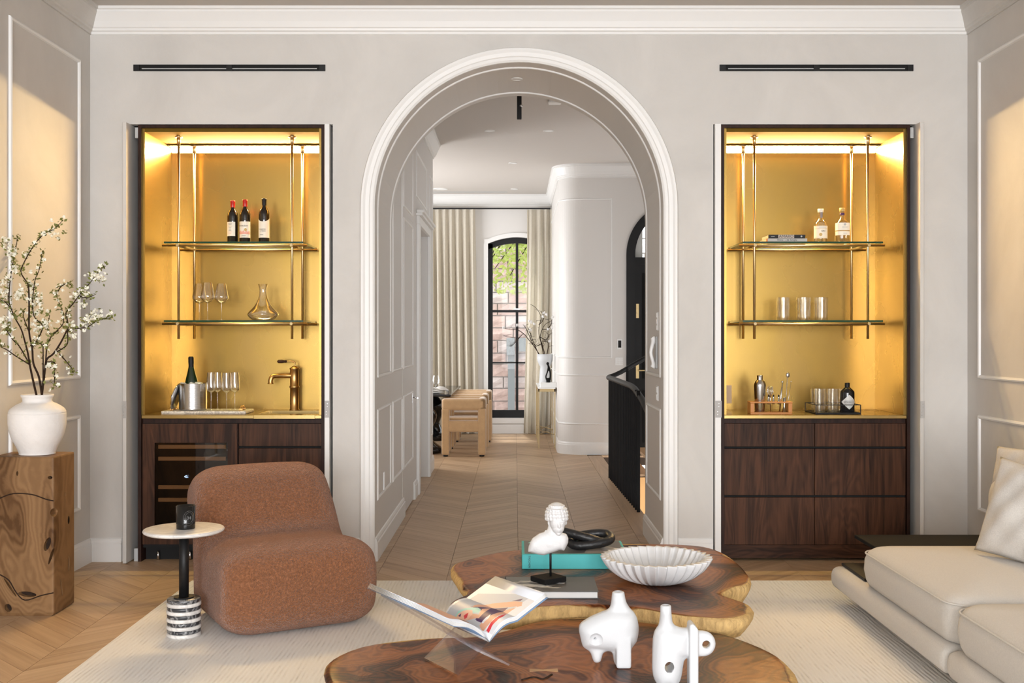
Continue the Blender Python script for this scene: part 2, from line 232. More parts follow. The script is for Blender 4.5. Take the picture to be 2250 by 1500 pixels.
# ------------------------------------------------------------------ mesh building
class MB:
    def __init__(s): s.bm = bmesh.new()
    def box(s, a, b, bev=0, seg=2, mi=0):
        a = Vector(a); b = Vector(b); vs = []
        for z in (a.z, b.z):
            for x, y in ((a.x, a.y), (b.x, a.y), (b.x, b.y), (a.x, b.y)): vs.append(s.bm.verts.new((x, y, z)))
        fs = [s.bm.faces.new([vs[i] for i in q]) for q in ((3, 2, 1, 0), (4, 5, 6, 7), (0, 1, 5, 4), (1, 2, 6, 5), (2, 3, 7, 6), (3, 0, 4, 7))]
        for f in fs: f.material_index = mi
        if bev:
            es = list({e for f in fs for e in f.edges}); bmesh.ops.bevel(s.bm, geom=es, offset=bev, segments=seg, affect='EDGES', profile=.5)
        return s
    def cyl(s, p, r, h, n=24, r2=None, axis='z', mi=0):
        r2 = r if r2 is None else r2; p = Vector(p); A = []; B = []
        for i in range(n):
            t = 2*math.pi*i/n; c, q = math.cos(t), math.sin(t)
            def P(rr, hh):
                return {'z': (p.x+rr*c, p.y+rr*q, p.z+hh), 'x': (p.x+hh, p.y+rr*c, p.z+rr*q), 'y': (p.x+rr*q, p.y+hh, p.z+rr*c)}[axis]
            A.append(s.bm.verts.new(P(r, 0))); B.append(s.bm.verts.new(P(r2, h)))
        for i in range(n):
            j = (i+1) % n; f = s.bm.faces.new((A[i], A[j], B[j], B[i])); f.smooth = True; f.material_index = mi
        f = s.bm.faces.new(A[::-1]); f.material_index = mi; f = s.bm.faces.new(B); f.material_index = mi
        return s
    def lathe(s, p, prof, n=32, mi=0, close=False, fn=None):
        p = Vector(p); rings = []
        for (r, z) in prof:
            if r < 1e-5: rings.append([s.bm.verts.new((p.x, p.y, p.z+z))]); continue
            ring = []
            for i in range(n):
                t = 2*math.pi*i/n; rr = r*(fn(t, z) if fn else 1)
                ring.append(s.bm.verts.new((p.x+rr*math.cos(t), p.y+rr*math.sin(t), p.z+z)))
            rings.append(ring)
        for a, b in zip(rings, rings[1:]):
            for i in range(n):
                j = (i+1) % n
                if len(a) == 1 and len(b) == 1: continue
                if len(a) == 1: f = s.bm.faces.new((a[0], b[j], b[i]))
                elif len(b) == 1: f = s.bm.faces.new((a[i], a[j], b[0]))
                else: f = s.bm.faces.new((a[i], a[j], b[j], b[i]))
                f.smooth = True; f.material_index = mi
        return s
    def tube(s, pts, r, n=8, mi=0, closed=False, cap=True):
        pts = [Vector(p) for p in pts]; rs = r if isinstance(r, (list, tuple)) else [r]*len(pts); rings = []
        up = Vector((0, 0, 1)); m = len(pts); prev = None
        for i, p in enumerate(pts):
            if closed: t = (pts[(i+1) % m]-pts[i-1]).normalized()
            else: t = (pts[min(i+1, m-1)]-pts[max(i-1, 0)]).normalized()
            if prev is None:
                a = t.cross(up)
                if a.length < .05: a = t.cross(Vector((1, 0, 0)))
            else: a = prev-t*prev.dot(t)
            if a.length < 1e-6: a = t.cross(Vector((1, 0, .3)))
            a.normalize(); prev = a; b = t.cross(a)
            rings.append([s.bm.verts.new(p+(a*math.cos(2*math.pi*k/n)+b*math.sin(2*math.pi*k/n))*rs[i]) for k in range(n)])
        last = m if closed else m-1
        for i in range(last):
            A, B = rings[i], rings[(i+1) % m]; sh = 0
            if closed and i == m-1:
                sh = min(range(n), key=lambda q: (A[0].co-B[q].co).length)
            for k in range(n):
                f = s.bm.faces.new((A[k], A[(k+1) % n], B[(k+1+sh) % n], B[(k+sh) % n])); f.smooth = True; f.material_index = mi
        if not closed and cap:
            s.bm.faces.new(rings[0][::-1]).material_index = mi; s.bm.faces.new(rings[-1]).material_index = mi
        return s
    def prism(s, poly, a, b, axis='y', mi=0, smooth=False):
        # poly: 2D points; extruded between a and b along axis
        def P(u, v, w): return {'y': (u, w, v), 'z': (u, v, w), 'x': (w, u, v)}[axis]
        A = [s.bm.verts.new(P(u, v, a)) for u, v in poly]; B = [s.bm.verts.new(P(u, v, b)) for u, v in poly]; n = len(poly)
        for i in range(n):
            f = s.bm.faces.new((A[i], A[(i+1) % n], B[(i+1) % n], B[i])); f.material_index = mi; f.smooth = smooth
        s.bm.faces.new(A[::-1]).material_index = mi; s.bm.faces.new(B).material_index = mi
        return s
    def face(s, pts, mi=0, smooth=False):
        f = s.bm.faces.new([s.bm.verts.new(p) for p in pts]); f.material_index = mi; f.smooth = smooth; return s
    def grid(s, fn, nu, nv, closeu=False, closev=False, smooth=True, mi=0):
        vs = [[s.bm.verts.new(fn(i/(nu if closeu else nu-1), j/(nv if closev else nv-1))) for j in range(nv)] for i in range(nu)]
        for i in range(nu if closeu else nu-1):
            for j in range(nv if closev else nv-1):
                a, b, c, d = vs[i][j], vs[(i+1) % nu][j], vs[(i+1) % nu][(j+1) % nv], vs[i][(j+1) % nv]
                f = s.bm.faces.new((a, b, c, d)); f.smooth = smooth; f.material_index = mi
        return s
    def ellipsoid(s, c, r, n=20, rot=None):
        c = Vector(c)
        ret = bmesh.ops.create_uvsphere(s.bm, u_segments=n, v_segments=n//2+2, radius=1)
        M_ = Matrix.Translation(c) @ (rot.to_4x4() if rot else Matrix.Identity(4)) @ Matrix.Diagonal((r[0], r[1], r[2], 1))
        bmesh.ops.transform(s.bm, matrix=M_, verts=ret['verts'])
        for v in ret['verts']:
            for f in v.link_faces: f.smooth = True
        return s
    def sell(s, c, r, e1=.35, e2=.35, nu=40, nv=24, fz=None):
        c = Vector(c)
        def sp(a, e): return math.copysign(abs(a)**e, a)
        def fn(u, v):
            t = 2*math.pi*u; p = -math.pi/2+math.pi*v
            x = r[0]*sp(math.cos(p), e1)*sp(math.cos(t), e2); y = r[1]*sp(math.cos(p), e1)*sp(math.sin(t), e2); z = r[2]*sp(math.sin(p), e1)
            if fz: x, y, z = fz(x, y, z)
            return (c.x+x, c.y+y, c.z+z)
        s.grid(fn, nu, nv, closeu=True); bmesh.ops.remove_doubles(s.bm, verts=s.bm.verts, dist=1e-5); return s
    def molding(s, u0, v0, u1, v1, plane, off, w=.02, d=.012, nrm=1):
        # a mitred picture-frame moulding lying on a wall plane ('x': u=Y,v=Z at x=off ; 'y': u=X,v=Z at y=off)
        prof = [(0, 0), (.15, .7), (.5, 1), (.85, .7), (1, 0)]
        rings = []
        for (a, h) in prof:
            q = a*w; k = h*d*nrm
            pts = [(u0+q, v0+q), (u1-q, v0+q), (u1-q, v1-q), (u0+q, v1-q)]
            rings.append([s.bm.verts.new((off+k, u, v) if plane == 'x' else (u, off+k, v)) for u, v in pts])
        for A, B in zip(rings, rings[1:]):
            for i in range(4): s.bm.faces.new((A[i], A[(i+1) % 4], B[(i+1) % 4], B[i]))
        return s
    def build(s, name, mat, parent=None, world=False, smooth=None, recalc=True):
        if recalc: bmesh.ops.recalc_face_normals(s.bm, faces=s.bm.faces)
        me = bpy.data.meshes.new(name); s.bm.to_mesh(me); s.bm.free()
        for m in (mat if isinstance(mat, (list, tuple)) else [mat]): me.materials.append(m)
        if smooth is not None: me.polygons.foreach_set('use_smooth', [smooth]*len(me.polygons))
        o = bpy.data.objects.new(name, me); COL.objects.link(o)
        if parent is not None:
            o.parent = parent
            if world:
                v = Vector((0, 0, 0)); p = parent
                while p is not None: v += p.location; p = p.parent
                me.transform(Matrix.Translation(-v))
        return o
def base(o):
    'put the origin of a one-mesh thing at the centre of its base'
    co = [v.co for v in o.data.vertices]
    c = Vector(((min(v.x for v in co)+max(v.x for v in co))/2, (min(v.y for v in co)+max(v.y for v in co))/2, min(v.z for v in co)))
    o.data.transform(Matrix.Translation(-c)); o.location = c; return o
def tag(o, label, cat, group=None, kind=None):
    if label: o['label'] = label
    if cat: o['category'] = cat
    if group: o['group'] = group
    if kind: o['kind'] = kind
    return o
def thing(name, loc, label, cat, group=None, rz=0):
    o = bpy.data.objects.new(name, None); COL.objects.link(o); o.location = loc; o.rotation_euler.z = rz; o.empty_display_size = .05
    return tag(o, label, cat, group)
def struct(o): o['kind'] = 'structure'; return o
def setroot(name, loc=(0, 0, 0)):
    o = bpy.data.objects.new(name, None); COL.objects.link(o); o.location = loc; o['kind'] = 'structure'; return o
def dup(root, loc, label=None, rz=None, scale=None):
    r = root.copy(); COL.objects.link(r); r.location = loc
    if rz is not None: r.rotation_euler.z = rz
    if scale: r.scale = scale
    if label: r['label'] = label
    for ch in [c for c in bpy.data.objects if c.parent == root]:
        c = ch.copy(); COL.objects.link(c); c.parent = r
        for g in [q for q in bpy.data.objects if q.parent == ch]:
            d = g.copy(); COL.objects.link(d); d.parent = c
    return r
def text(s, size, loc, rot, mat, parent, name='lettering', ext=.0003, align='CENTER', sx=1):
    cu = bpy.data.curves.new(name, 'FONT'); cu.body = s; cu.size = size; cu.align_x = align; cu.align_y = 'CENTER'; cu.extrude = ext; cu.resolution_u = 2
    t = bpy.data.objects.new(name, cu); COL.objects.link(t); bpy.context.view_layer.update()
    me = bpy.data.meshes.new_from_object(t.evaluated_get(bpy.context.evaluated_depsgraph_get())); bpy.data.objects.remove(t)
    me.materials.clear(); me.materials.append(mat)
    o = bpy.data.objects.new(name, me); COL.objects.link(o); o.location = loc; o.rotation_euler = rot; o.scale = (sx, 1, 1); o.parent = parent
    return o
def blob(name, mb, mat, parent, voxel=.004, smooth=6, cuts=(), post=0):
    'fuse overlapping shapes into one continuous surface'
    me = bpy.data.meshes.new(name); bmesh.ops.recalc_face_normals(mb.bm, faces=mb.bm.faces); mb.bm.to_mesh(me); mb.bm.free()
    o = bpy.data.objects.new(name, me); COL.objects.link(o)
    m = o.modifiers.new('r', 'REMESH'); m.mode = 'VOXEL'; m.voxel_size = voxel; m.use_smooth_shade = True
    if smooth: m = o.modifiers.new('s', 'SMOOTH'); m.iterations = smooth; m.factor = .6
    tmp = []
    for c in cuts:
        cm = bpy.data.meshes.new('cut'); bmesh.ops.recalc_face_normals(c.bm, faces=c.bm.faces); c.bm.to_mesh(cm); c.bm.free(); co = bpy.data.objects.new('cut', cm); COL.objects.link(co); tmp.append(co)
        b = o.modifiers.new('b', 'BOOLEAN'); b.operation = 'DIFFERENCE'; b.solver = 'FLOAT' if 'FLOAT' in [i.identifier for i in b.bl_rna.properties['solver'].enum_items] else 'EXACT'; b.object = co
    if post:
        m = o.modifiers.new('r2', 'REMESH'); m.mode = 'VOXEL'; m.voxel_size = voxel; m.use_smooth_shade = True
        m = o.modifiers.new('s2', 'SMOOTH'); m.iterations = post; m.factor = .5
    bpy.context.view_layer.update()
    me2 = bpy.data.meshes.new_from_object(o.evaluated_get(bpy.context.evaluated_depsgraph_get()))
    o.modifiers.clear(); o.data = me2; me2.materials.clear(); me2.materials.append(mat)
    me2.polygons.foreach_set('use_smooth', [True]*len(me2.polygons))
    for t in tmp: bpy.data.objects.remove(t)
    o.parent = parent; return o
def smoothpath(pts, k=4):
    pts = [Vector(p) for p in pts]; out = []
    for i in range(len(pts)-1):
        p0, p1, p2, p3 = pts[max(i-1, 0)], pts[i], pts[i+1], pts[min(i+2, len(pts)-1)]
        for j in range(k):
            t = j/k; out.append(.5*((2*p1)+(-p0+p2)*t+(2*p0-5*p1+4*p2-p3)*t*t+(-p0+3*p1-3*p2+p3)*t**3))
    out.append(pts[-1]); return out
# ================================================================== ROOM SHELL
XL, XR, ZC = -2.788, 2.967, 3.62
AX, AR, AS = .0255, .945, 2.325            # arch: centre, radius, spring height
AL, ARX = AX-AR, AX+AR
YB = 1.0                                   # depth of the arch reveal
NL = (-2.548, -1.197); NR = (1.299, 2.654); NT = 2.866
YS, YE = 5.05, 9.46; CYW = 6.48
def archpts(r, n=40, cx=AX, cz=AS): return [(cx+r*math.cos(math.pi*i/n), cz+r*math.sin(math.pi*i/n)) for i in range(n+1)]
def archwall(mb, y0, y1, x0, x1, holes):
    for a, b in ((x0, holes[0][0]), (holes[0][1], AL-.002)) if holes else ((x0, AL-.002),): mb.box((a, y0, 0), (b, y1, ZC))
    for a, b in ((ARX+.002, holes[1][0]), (holes[1][1], x1)) if holes else ((ARX+.002, x1),): mb.box((a, y0, 0), (b, y1, ZC))
    for h in holes: mb.box((h[0], y0, NT), (h[1], y1, ZC))
    ap = archpts(AR); ap = [(AX+AR+.002, ap[0][1])]+ap+[(AX-AR-.002, ap[-1][1])]
    for (xa, za), (xb, zb) in zip(ap, ap[1:]): mb.prism([(xa, za+.002), (xa, ZC), (xb, ZC), (xb, zb+.002)], y0, y1)
mb = MB(); archwall(mb, 0, .06, XL, XR, (NL, NR))
wf = struct(mb.build('wall_front', M['wall']))
mb = MB(); archwall(mb, YB-.05, YB-.001, AL-.05, 3.0, ()); struct(mb.build('wall_hall_front', M['hallwall']))
# arch lining: soffit and jambs
mb = MB(); ap = archpts(AR); out = archpts(AR+.03)
for (p, q, r_, s_) in zip(ap, ap[1:], out, out[1:]): mb.prism([p, q, s_, r_], .0, YB, mi=0)
mb.box((ARX, 0.0, 0), (ARX+.03, YB, AS)); mb.box((AL-.03, 0, 0), (AL, YB, AS))
lin = struct(mb.build('trim_1', M['hallwall']))
def arcbead(mb, r, y0, y1, z0, dr=.010):
    pr = [(0, 0), (.2, .75), (.5, 1), (.8, .75), (1, 0)]
    path = [(AX+AR, z0, 0)]+[(x, z, t) for (x, z), t in zip(archpts(r, 48), range(49))]+[(AX-AR, z0, 48)]
    rings = []
    for (x, z, t) in path:
        a = math.pi*t/48
        rings.append([mb.bm.verts.new((x-math.cos(a)*h*dr, y0+(y1-y0)*u, z-math.sin(a)*h*dr if z > AS-.001 else z)) for u, h in pr])
    for A, B in zip(rings, rings[1:]):
        for i in range(4): mb.bm.faces.new((A[i], A[i+1], B[i+1], B[i]))
for ya in (.11, .86): mb = MB(); arcbead(mb, AR, ya, ya+.022, 1.206); mb.build('arch_bead', M['trim'], lin)
for x, s in ((AL, 1), (ARX, -1)):
    mb = MB(); mb.box((min(x, x+s*.010), .11, 1.20), (max(x, x+s*.010), .882, 1.22), .004); mb.build('bottom_bead', M['trim'], lin)
    mb = MB(); mb.molding(.11, .382, .882, .99, 'x', x, .022, .010, s); mb.build('panel_molding', M['trim'], lin)
# casing round the arch, in stepped profile
mb = MB()
prof = [(0, 0), (0, .018), (.012, .026), (.030, .026), (.036, .032), (.060, .034), (.074, .040), (.088, .040), (.095, .020), (.095, 0)]
path = [(1, 0., 0)]+[(0, i, math.pi*i/48) for i in range(49)]+[(-1, 0., math.pi)]
rings = []
for k, i, a in path:
    ring = []
    for (p, h) in prof:
        if k: ring.append(mb.bm.verts.new((AX+k*(AR+p), -h, 0)))
        else: ring.append(mb.bm.verts.new((AX+(AR+p)*math.cos(a), -h, AS+(AR+p)*math.sin(a))))
    rings.append(ring)
for A, B in zip(rings, rings[1:]):
    for i in range(len(prof)-1): mb.bm.faces.new((A[i], A[i+1], B[i+1], B[i]))
struct(mb.build('trim_2', M['trim']))
# side walls, back wall with three tall windows
def sidepanels(o, x, s):
    for y in (-1.16, -3.0, -5.4, -7.6):
        w = {-1.16: .98, -3.0: 1.6, -5.4: 2.1, -7.6: 1.9}[y]
        for z0, z1 in ((1.204, 3.245), (.36, .975)): mb = MB(); mb.molding(y, z0, y+w, z1, 'x', x, .026, .016, s); mb.build('panel_molding', M['trim'], o)
mb = MB(); mb.box((XL-.1, -11.5, 0), (XL, .06, ZC)); wl = struct(mb.build('wall_left', M['wall'])); sidepanels(wl, XL, 1)
mb = MB(); mb.box((XR, -11.5, 0), (XR+.1, .06, ZC)); wr = struct(mb.build('wall_right', M['wall'])); sidepanels(wr, XR, -1)
mb = MB(); xs = [XL-.1]
for x in (-1.75, .1, 1.95): xs += [x-.6, x+.6]
xs.append(XR+.1)
for i in range(0, 8, 2): mb.box((xs[i], -11.6, 0), (xs[i+1], -11.5, ZC))
for i in range(1, 7, 2): mb.box((xs[i], -11.6, 0), (xs[i+1], -11.5, .3)); mb.box((xs[i], -11.6, 3.2), (xs[i+1], -11.5, ZC))
struct(mb.build('wall_back', M['wall']))
for i, x in enumerate((-1.75, .1, 1.95)):
    w = setroot('window_%d' % (i+2)); mb = MB()
    for a in (-.6, -.02, .56): mb.box((x+a, -11.55, .3), (x+a+.04, -11.5, 3.2))
    for z in (.3, 1.72, 3.16): mb.box((x-.6, -11.55, z), (x+.6, -11.5, z+.04))
    mb.build('window_frame', M['black'], w)
mb = MB(); mb.box((-3.4, -11.6, ZC), (3.4, CYW+.12, ZC+.1)); mb.box((-3.4, CYW+.12, ZC), (1.6, YE+.3, ZC+.1)); struct(mb.build('ceiling', M['ceil']))
# crown moulding
cp = [(0, 3.452), (.012, 3.452), (.012, 3.468), (.024, 3.475), (.026, 3.488), (.034, 3.495), (.046, 3.53), (.062, 3.565), (.072, 3.585), (.072, 3.598), (.084, 3.602), (.084, 3.62), (0, 3.62)]
def crown_x(name, x0, x1, y, s, e0=1, e1=1, prof=cp):
    mb = MB(); A = [mb.bm.verts.new((x0+e0*p, y+s*p, z)) for p, z in prof]; B = [mb.bm.verts.new((x1-e1*p, y+s*p, z)) for p, z in prof]
    for i in range(len(prof)): mb.bm.faces.new((A[i], A[(i+1) % len(prof)], B[(i+1) % len(prof)], B[i]))
    return struct(mb.build(name, M['trim']))
def crown_y(name, y0, y1, x, s, e0=1, e1=1, prof=cp, mat='trim'):
    mb = MB(); A = [mb.bm.verts.new((x+s*p, y0+e0*p, z)) for p, z in prof]; B = [mb.bm.verts.new((x+s*p, y1-e1*p, z)) for p, z in prof]
    for i in range(len(prof)): mb.bm.faces.new((A[i], A[(i+1) % len(prof)], B[(i+1) % len(prof)], B[i]))
    return struct(mb.build(name, M[mat]))
crown_x('trim_3', XL, XR, 0, -1); crown_y('trim_4', -11.5, 0, XL, 1, 1, 1, mat='wall'); crown_y('trim_5', -11.5, 0, XR, -1, 1, 1, mat='wall')
# baseboards
bp = [(0, 0), (.018, 0), (.018, .118), (.013, .126), (.013, .136), (.007, .150), (0, .155)]
def base_x(name, x0, x1, y, s): 
    mb = MB(); A = [mb.bm.verts.new((x0, y+s*p, z)) for p, z in bp]; B = [mb.bm.verts.new((x1, y+s*p, z)) for p, z in bp]; n = len(bp)
    for i in range(n): mb.bm.faces.new((A[i], A[(i+1) % n], B[(i+1) % n], B[i]))
    mb.bm.faces.new(A); mb.bm.faces.new(B[::-1]); return struct(mb.build(name, M['trim']))
def base_y(name, y0, y1, x, s):
    mb = MB(); A = [mb.bm.verts.new((x+s*p, y0, z)) for p, z in bp]; B = [mb.bm.verts.new((x+s*p, y1, z)) for p, z in bp]; n = len(bp)
    for i in range(n): mb.bm.faces.new((A[i], A[(i+1) % n], B[(i+1) % n], B[i]))
    mb.bm.faces.new(A); mb.bm.faces.new(B[::-1]); return struct(mb.build(name, M['trim']))
base_x('baseboard_front', XL, NL[0]-.03, 0, -1); base_x('baseboard_front', NL[1]+.005, AL-.097, 0, -1); base_x('baseboard_front', ARX+.097, NR[0]-.005, 0, -1); base_x('baseboard_front', NR[1]+.03, XR, 0, -1)
base_y('baseboard_left', -11.5, 0, XL, 1); base_y('baseboard_right', -11.5, 0, XR, -1)
base_y('baseboard_reveal', .0, 1.82, AL, 1); base_y('baseboard_reveal', 2.72, 3.02, AL, 1); base_y('baseboard_reveal', 4.45, YS, AL, 1); base_y('baseboard_reveal', .0, YB, ARX, -1)
# ---- hall, left wall with panelling, flush door and doorway
mb = MB(); mb.box((AL-.25, YB, 0), (AL, 1.741, ZC)); mb.box((AL-.25, 1.741, 2.494), (AL, 2.704, ZC)); mb.box((AL-.25, 1.741, 0), (AL-.035, 2.704, 2.494)); mb.box((AL-.25, 2.704, 0), (AL, 3.13, ZC)); mb.box((AL-.25, 3.13, 2.52), (AL, 4.33, ZC)); mb.box((AL-.25, 4.33, 0), (AL, YS, ZC)); hl = struct(mb.build('wall_hall_left', M['hallwall']))
def pan(y0, y1, z0, z1): mb = MB(); mb.molding(y0, z0, y1, z1, 'x', AL, .022, .011, 1); mb.build('panel_molding', M['trim'], hl)
pan(.95+.06, 1.70, 1.206, 3.30); pan(.95+.06, 1.70, .382, .99)
pan(1.80, 2.62, 1.206, 2.456); pan(1.80, 2.62, .382, .99); pan(1.80, 2.62, 2.54, 3.30)
pan(2.97, 4.15, 2.77, 3.20); pan(4.47, YS-.10, 1.206, 3.20); pan(4.47, YS-.10, .382, .99)
# flush door in the panelling
d1 = setroot('door_1'); mb = MB(); mb.box((AL-.03, 1.745, .012), (AL+.002, 2.70, 2.49)); mb.build('door_leaf', M['hallwall'], d1)
mb = MB(); z = 1.478-133*9.95/F
mb.cyl((AL+.002, 2.60, z-.0), .006, .05, 12, axis='x'); mb.tube([(AL+.052, 2.60, z), (AL+.055, 2.52, z)], .008, 8); mb.box((AL+.002, 2.585, z-.05), (AL+.006, 2.615, z+.05)); mb.build('door_handle', M['steel'], d1)
mb = MB(); mb.box((AL-.034, 1.742, .002), (AL-.031, 2.703, 2.493)); mb.build('door_rebate', M['void'], d1)
# doorway with casing, head moulding and a set-back door
mb = MB()
for y in (3.02, 4.31): mb.box((AL, y, 0), (AL+.03, y+.13, 2.52), .004)
mb.box((AL, 3.02, 2.52), (AL+.03, 4.44, 2.60), .004); mb.box((AL, 3.00, 2.60), (AL+.055, 4.46, 2.625)); mb.box((AL, 2.99, 2.625), (AL+.075, 4.47, 2.655), .008)
struct(mb.build('trim_6', M['trim']))
d2 = setroot('door_2'); mb = MB(); mb.box((AL-.20, 3.14, .01), (AL-.16, 4.32, 2.515)); mb.build('door_leaf', M['trim'], d2)
mb = MB(); mb.cyl((AL-.16, 3.25, .98), .022, .05, 16, axis='x'); mb.ellipsoid((AL-.10, 3.25, .98), (.022, .026, .026), 14); mb.build('door_handle', M['steel'], d2)
crown_y('trim_7', YB, YS, AL, 1, 0, -1); crown_x('trim_8', -3.2, AL, YS, 1, 0, -1)
# ---- dining room behind: left, far wall with tall window, curved corner wall
mb = MB(); mb.box((-3.3, YS-.12, 0), (AL-.24, YS, ZC)); struct(mb.build('wall_dining_near', M['hallwall']))
mb = MB(); mb.box((-3.3, YS, 0), (-3.2, YE, ZC)); struct(mb.build('wall_dining_left', M['hallwall']))
WX, WW, WZ0, WZ1, WZS = .0276, .44, .235, 2.977, 2.88
def wtop(x, r=0): return WZS+r+(WZ1-WZS)*(1-((x-WX)/WW)**2)
mb = MB(); mb.box((-3.3, YE, 0), (WX-WW, YE+.25, ZC)); mb.box((WX+WW, YE, 0), (1.5, YE+.25, ZC)); mb.box((WX-WW, YE, 0), (WX+WW, YE+.25, WZ0))
n = 16
for i in range(n):
    a = WX-WW+2*WW*i/n; b = WX-WW+2*WW*(i+1)/n; mb.prism([(a, wtop(a)), (b, wtop(b)), (b, ZC), (a, ZC)], YE, YE+.25)
struct(mb.build('wall_far', M['hallwall']))
crown_x('trim_9', -3.2, .56, YE, -1, 0, 0); base_x('baseboard_far', -3.2, .56, YE, -1)
mb = MB()  # white casing of the window
w = .065
mb.box((WX-WW-w, YE-.03, .155), (WX-WW, YE+.02, WZS)); mb.box((WX+WW, YE-.03, .155), (WX+WW+w, YE+.02, WZS)); mb.box((WX-WW-w, YE-.03, .155), (WX+WW+w, YE+.02, WZ0))
for i in range(-1, n+1):
    a = max(WX-WW-w, WX-WW+2*WW*i/n); b = min(WX+WW+w, WX-WW+2*WW*(i+1)/n); a_, b_ = min(max(a, WX-WW), WX+WW), min(max(b, WX-WW), WX+WW); mb.prism([(a, wtop(a_)-.001), (b, wtop(b_)-.001), (b, wtop(b_)+w), (a, wtop(a_)+w)], YE-.03, YE+.02)
struct(mb.build('trim_10', M['trim']))
win = setroot('window_1'); mb = MB(); y0, y1 = YE+.06, YE+.14; t = .055
mb.box((WX-WW, y0, WZ0), (WX-WW+t+.015, y1, WZS)); mb.box((WX+WW-t-.015, y0, WZ0), (WX+WW, y1, WZS)); mb.box((WX-WW, y0, WZ0), (WX+WW, y1, WZ0+.115))
for i in range(n):
    a = WX-WW+2*WW*i/n; b = WX-WW+2*WW*(i+1)/n; mb.prism([(a, wtop(a)-.085), (b, wtop(b)-.085), (b, wtop(b)), (a, wtop(a))], y0, y1)
mb.build('window_frame', M['black'], win)
mb = MB(); mb.box((WX-.02, y0+.01, WZ0+.1), (WX+.02, y1-.01, WZ1-.03)); mb.build('mullion', M['black'], win)
mb = MB(); mb.box((WX-WW+.02, y0-.01, 1.838), (WX+WW-.02, y1, 1.875)); mb.build('meeting_rail', M['black'], win)
mb = MB(); mb.box((WX-WW+.02, y0+.01, 1.062), (WX+WW-.02, y1-.01, 1.082)); mb.build('glazing_bar', M['black'], win)
for xa, xb in ((WX-WW+.06, WX-.015), (WX+.015, WX+WW-.06)):
    for za, zb in ((WZ0+.11, 1.066), (1.078, 1.84), (1.87, 2.905)):
        mb = MB(); mb.box((xa, y0+.035, za), (xb, y0+.040, zb)); mb.build('pane', M['pane'], win)
mb = MB(); mb.box((WX-.04, y0-.03, 1.875), (WX+.04, y0, 1.90), .005); mb.build('sash_lock', M['steel'], win)
# curved corner wall of the stair
CXW, CYW, CR = .55, 6.48, .30
def cornerpath(r=0, n=14):
    pts = [(CXW-r, YE)]
    for i in range(n+1):
        a = math.pi+math.pi/2*i/n; pts.append((CXW+CR+(CR+r)*math.cos(a), CYW+CR+(CR+r)*math.sin(a)))
    return pts
DX, DR, DS = 2.06, .675, 2.488   # black arched door
mb = MB(); path = cornerpath()+[(DX-DR, CYW)]
inn = cornerpath(-.1)+[(DX-DR, CYW+.1)]
for p, q, r_, s_ in zip(path, path[1:], inn, inn[1:]): mb.prism([p, q, s_, r_], 0, ZC, axis='z')
mb.box((DX+DR, CYW, 0), (3.0, CYW+.12, ZC))
for i in range(20):
    a0, a1 = math.pi*i/20, math.pi*(i+1)/20
    p = (DX+DR*math.cos(a0), DS+DR*math.sin(a0)); q = (DX+DR*math.cos(a1), DS+DR*math.sin(a1)); mb.prism([p, (p[0], ZC), (q[0], ZC), q], CYW, CYW+.12)
cw = struct(mb.build('wall_stair', M['hallwall']))
def sweep(mb, path, prof, closed_prof=False):
    rings = []
    for i, (x, y) in enumerate(path):
        a = Vector(path[max(i-1, 0)]); b = Vector(path[min(i+1, len(path)-1)]); t = (b-a).normalized(); nrm = Vector((t.y, -t.x))
        rings.append([mb.bm.verts.new((x+nrm.x*p, y+nrm.y*p, z)) for p, z in prof])
    k = len(prof)
    for A, B in zip(rings, rings[1:]):
        for i in range(k if closed_prof else k-1): mb.bm.faces.new((A[i], A[(i+1) % k], B[(i+1) % k], B[i]))
def outpath(x1): return cornerpath()+[(x1, CYW)]
sgn = -1
def sw(name, prof, x1, mat, par=None, z=None):
    mb = MB(); p = outpath(x1); 
    # outward normal of this path is to the left/front; direction runs from the far wall to the front then right
    sweep(mb, p, prof); o = mb.build(name, mat, par); return o
struct(sw('trim_11', cp, 3.0, M['trim'])); struct(sw('baseboard_stair', bp, DX-DR, M['trim']))
bead = [(0, -.011), (.008, -.007), (.011, 0), (.008, .007), (0, .011)]
for z in (3.185, 1.211, .99, .383): mb = MB(); sweep(mb, outpath(1.20), [(q, z+zz) for q, zz in bead]); mb.build('panel_molding', M['trim'], cw)
mb = MB(); mb.box((1.189, CYW-.011, 1.20), (1.211, CYW, 3.196), .004)
mb.build('panel_molding', M['trim'], cw)
mb = MB(); mb.box((3.0, .06, -3), (3.1, CYW+.12, ZC)); struct(mb.build('wall_stair_right', M['hallwall']))
mb = MB(); mb.box((1.5, CYW+.12, 0), (1.6, YE, ZC)); struct(mb.build('wall_inner', M['hallwall']))
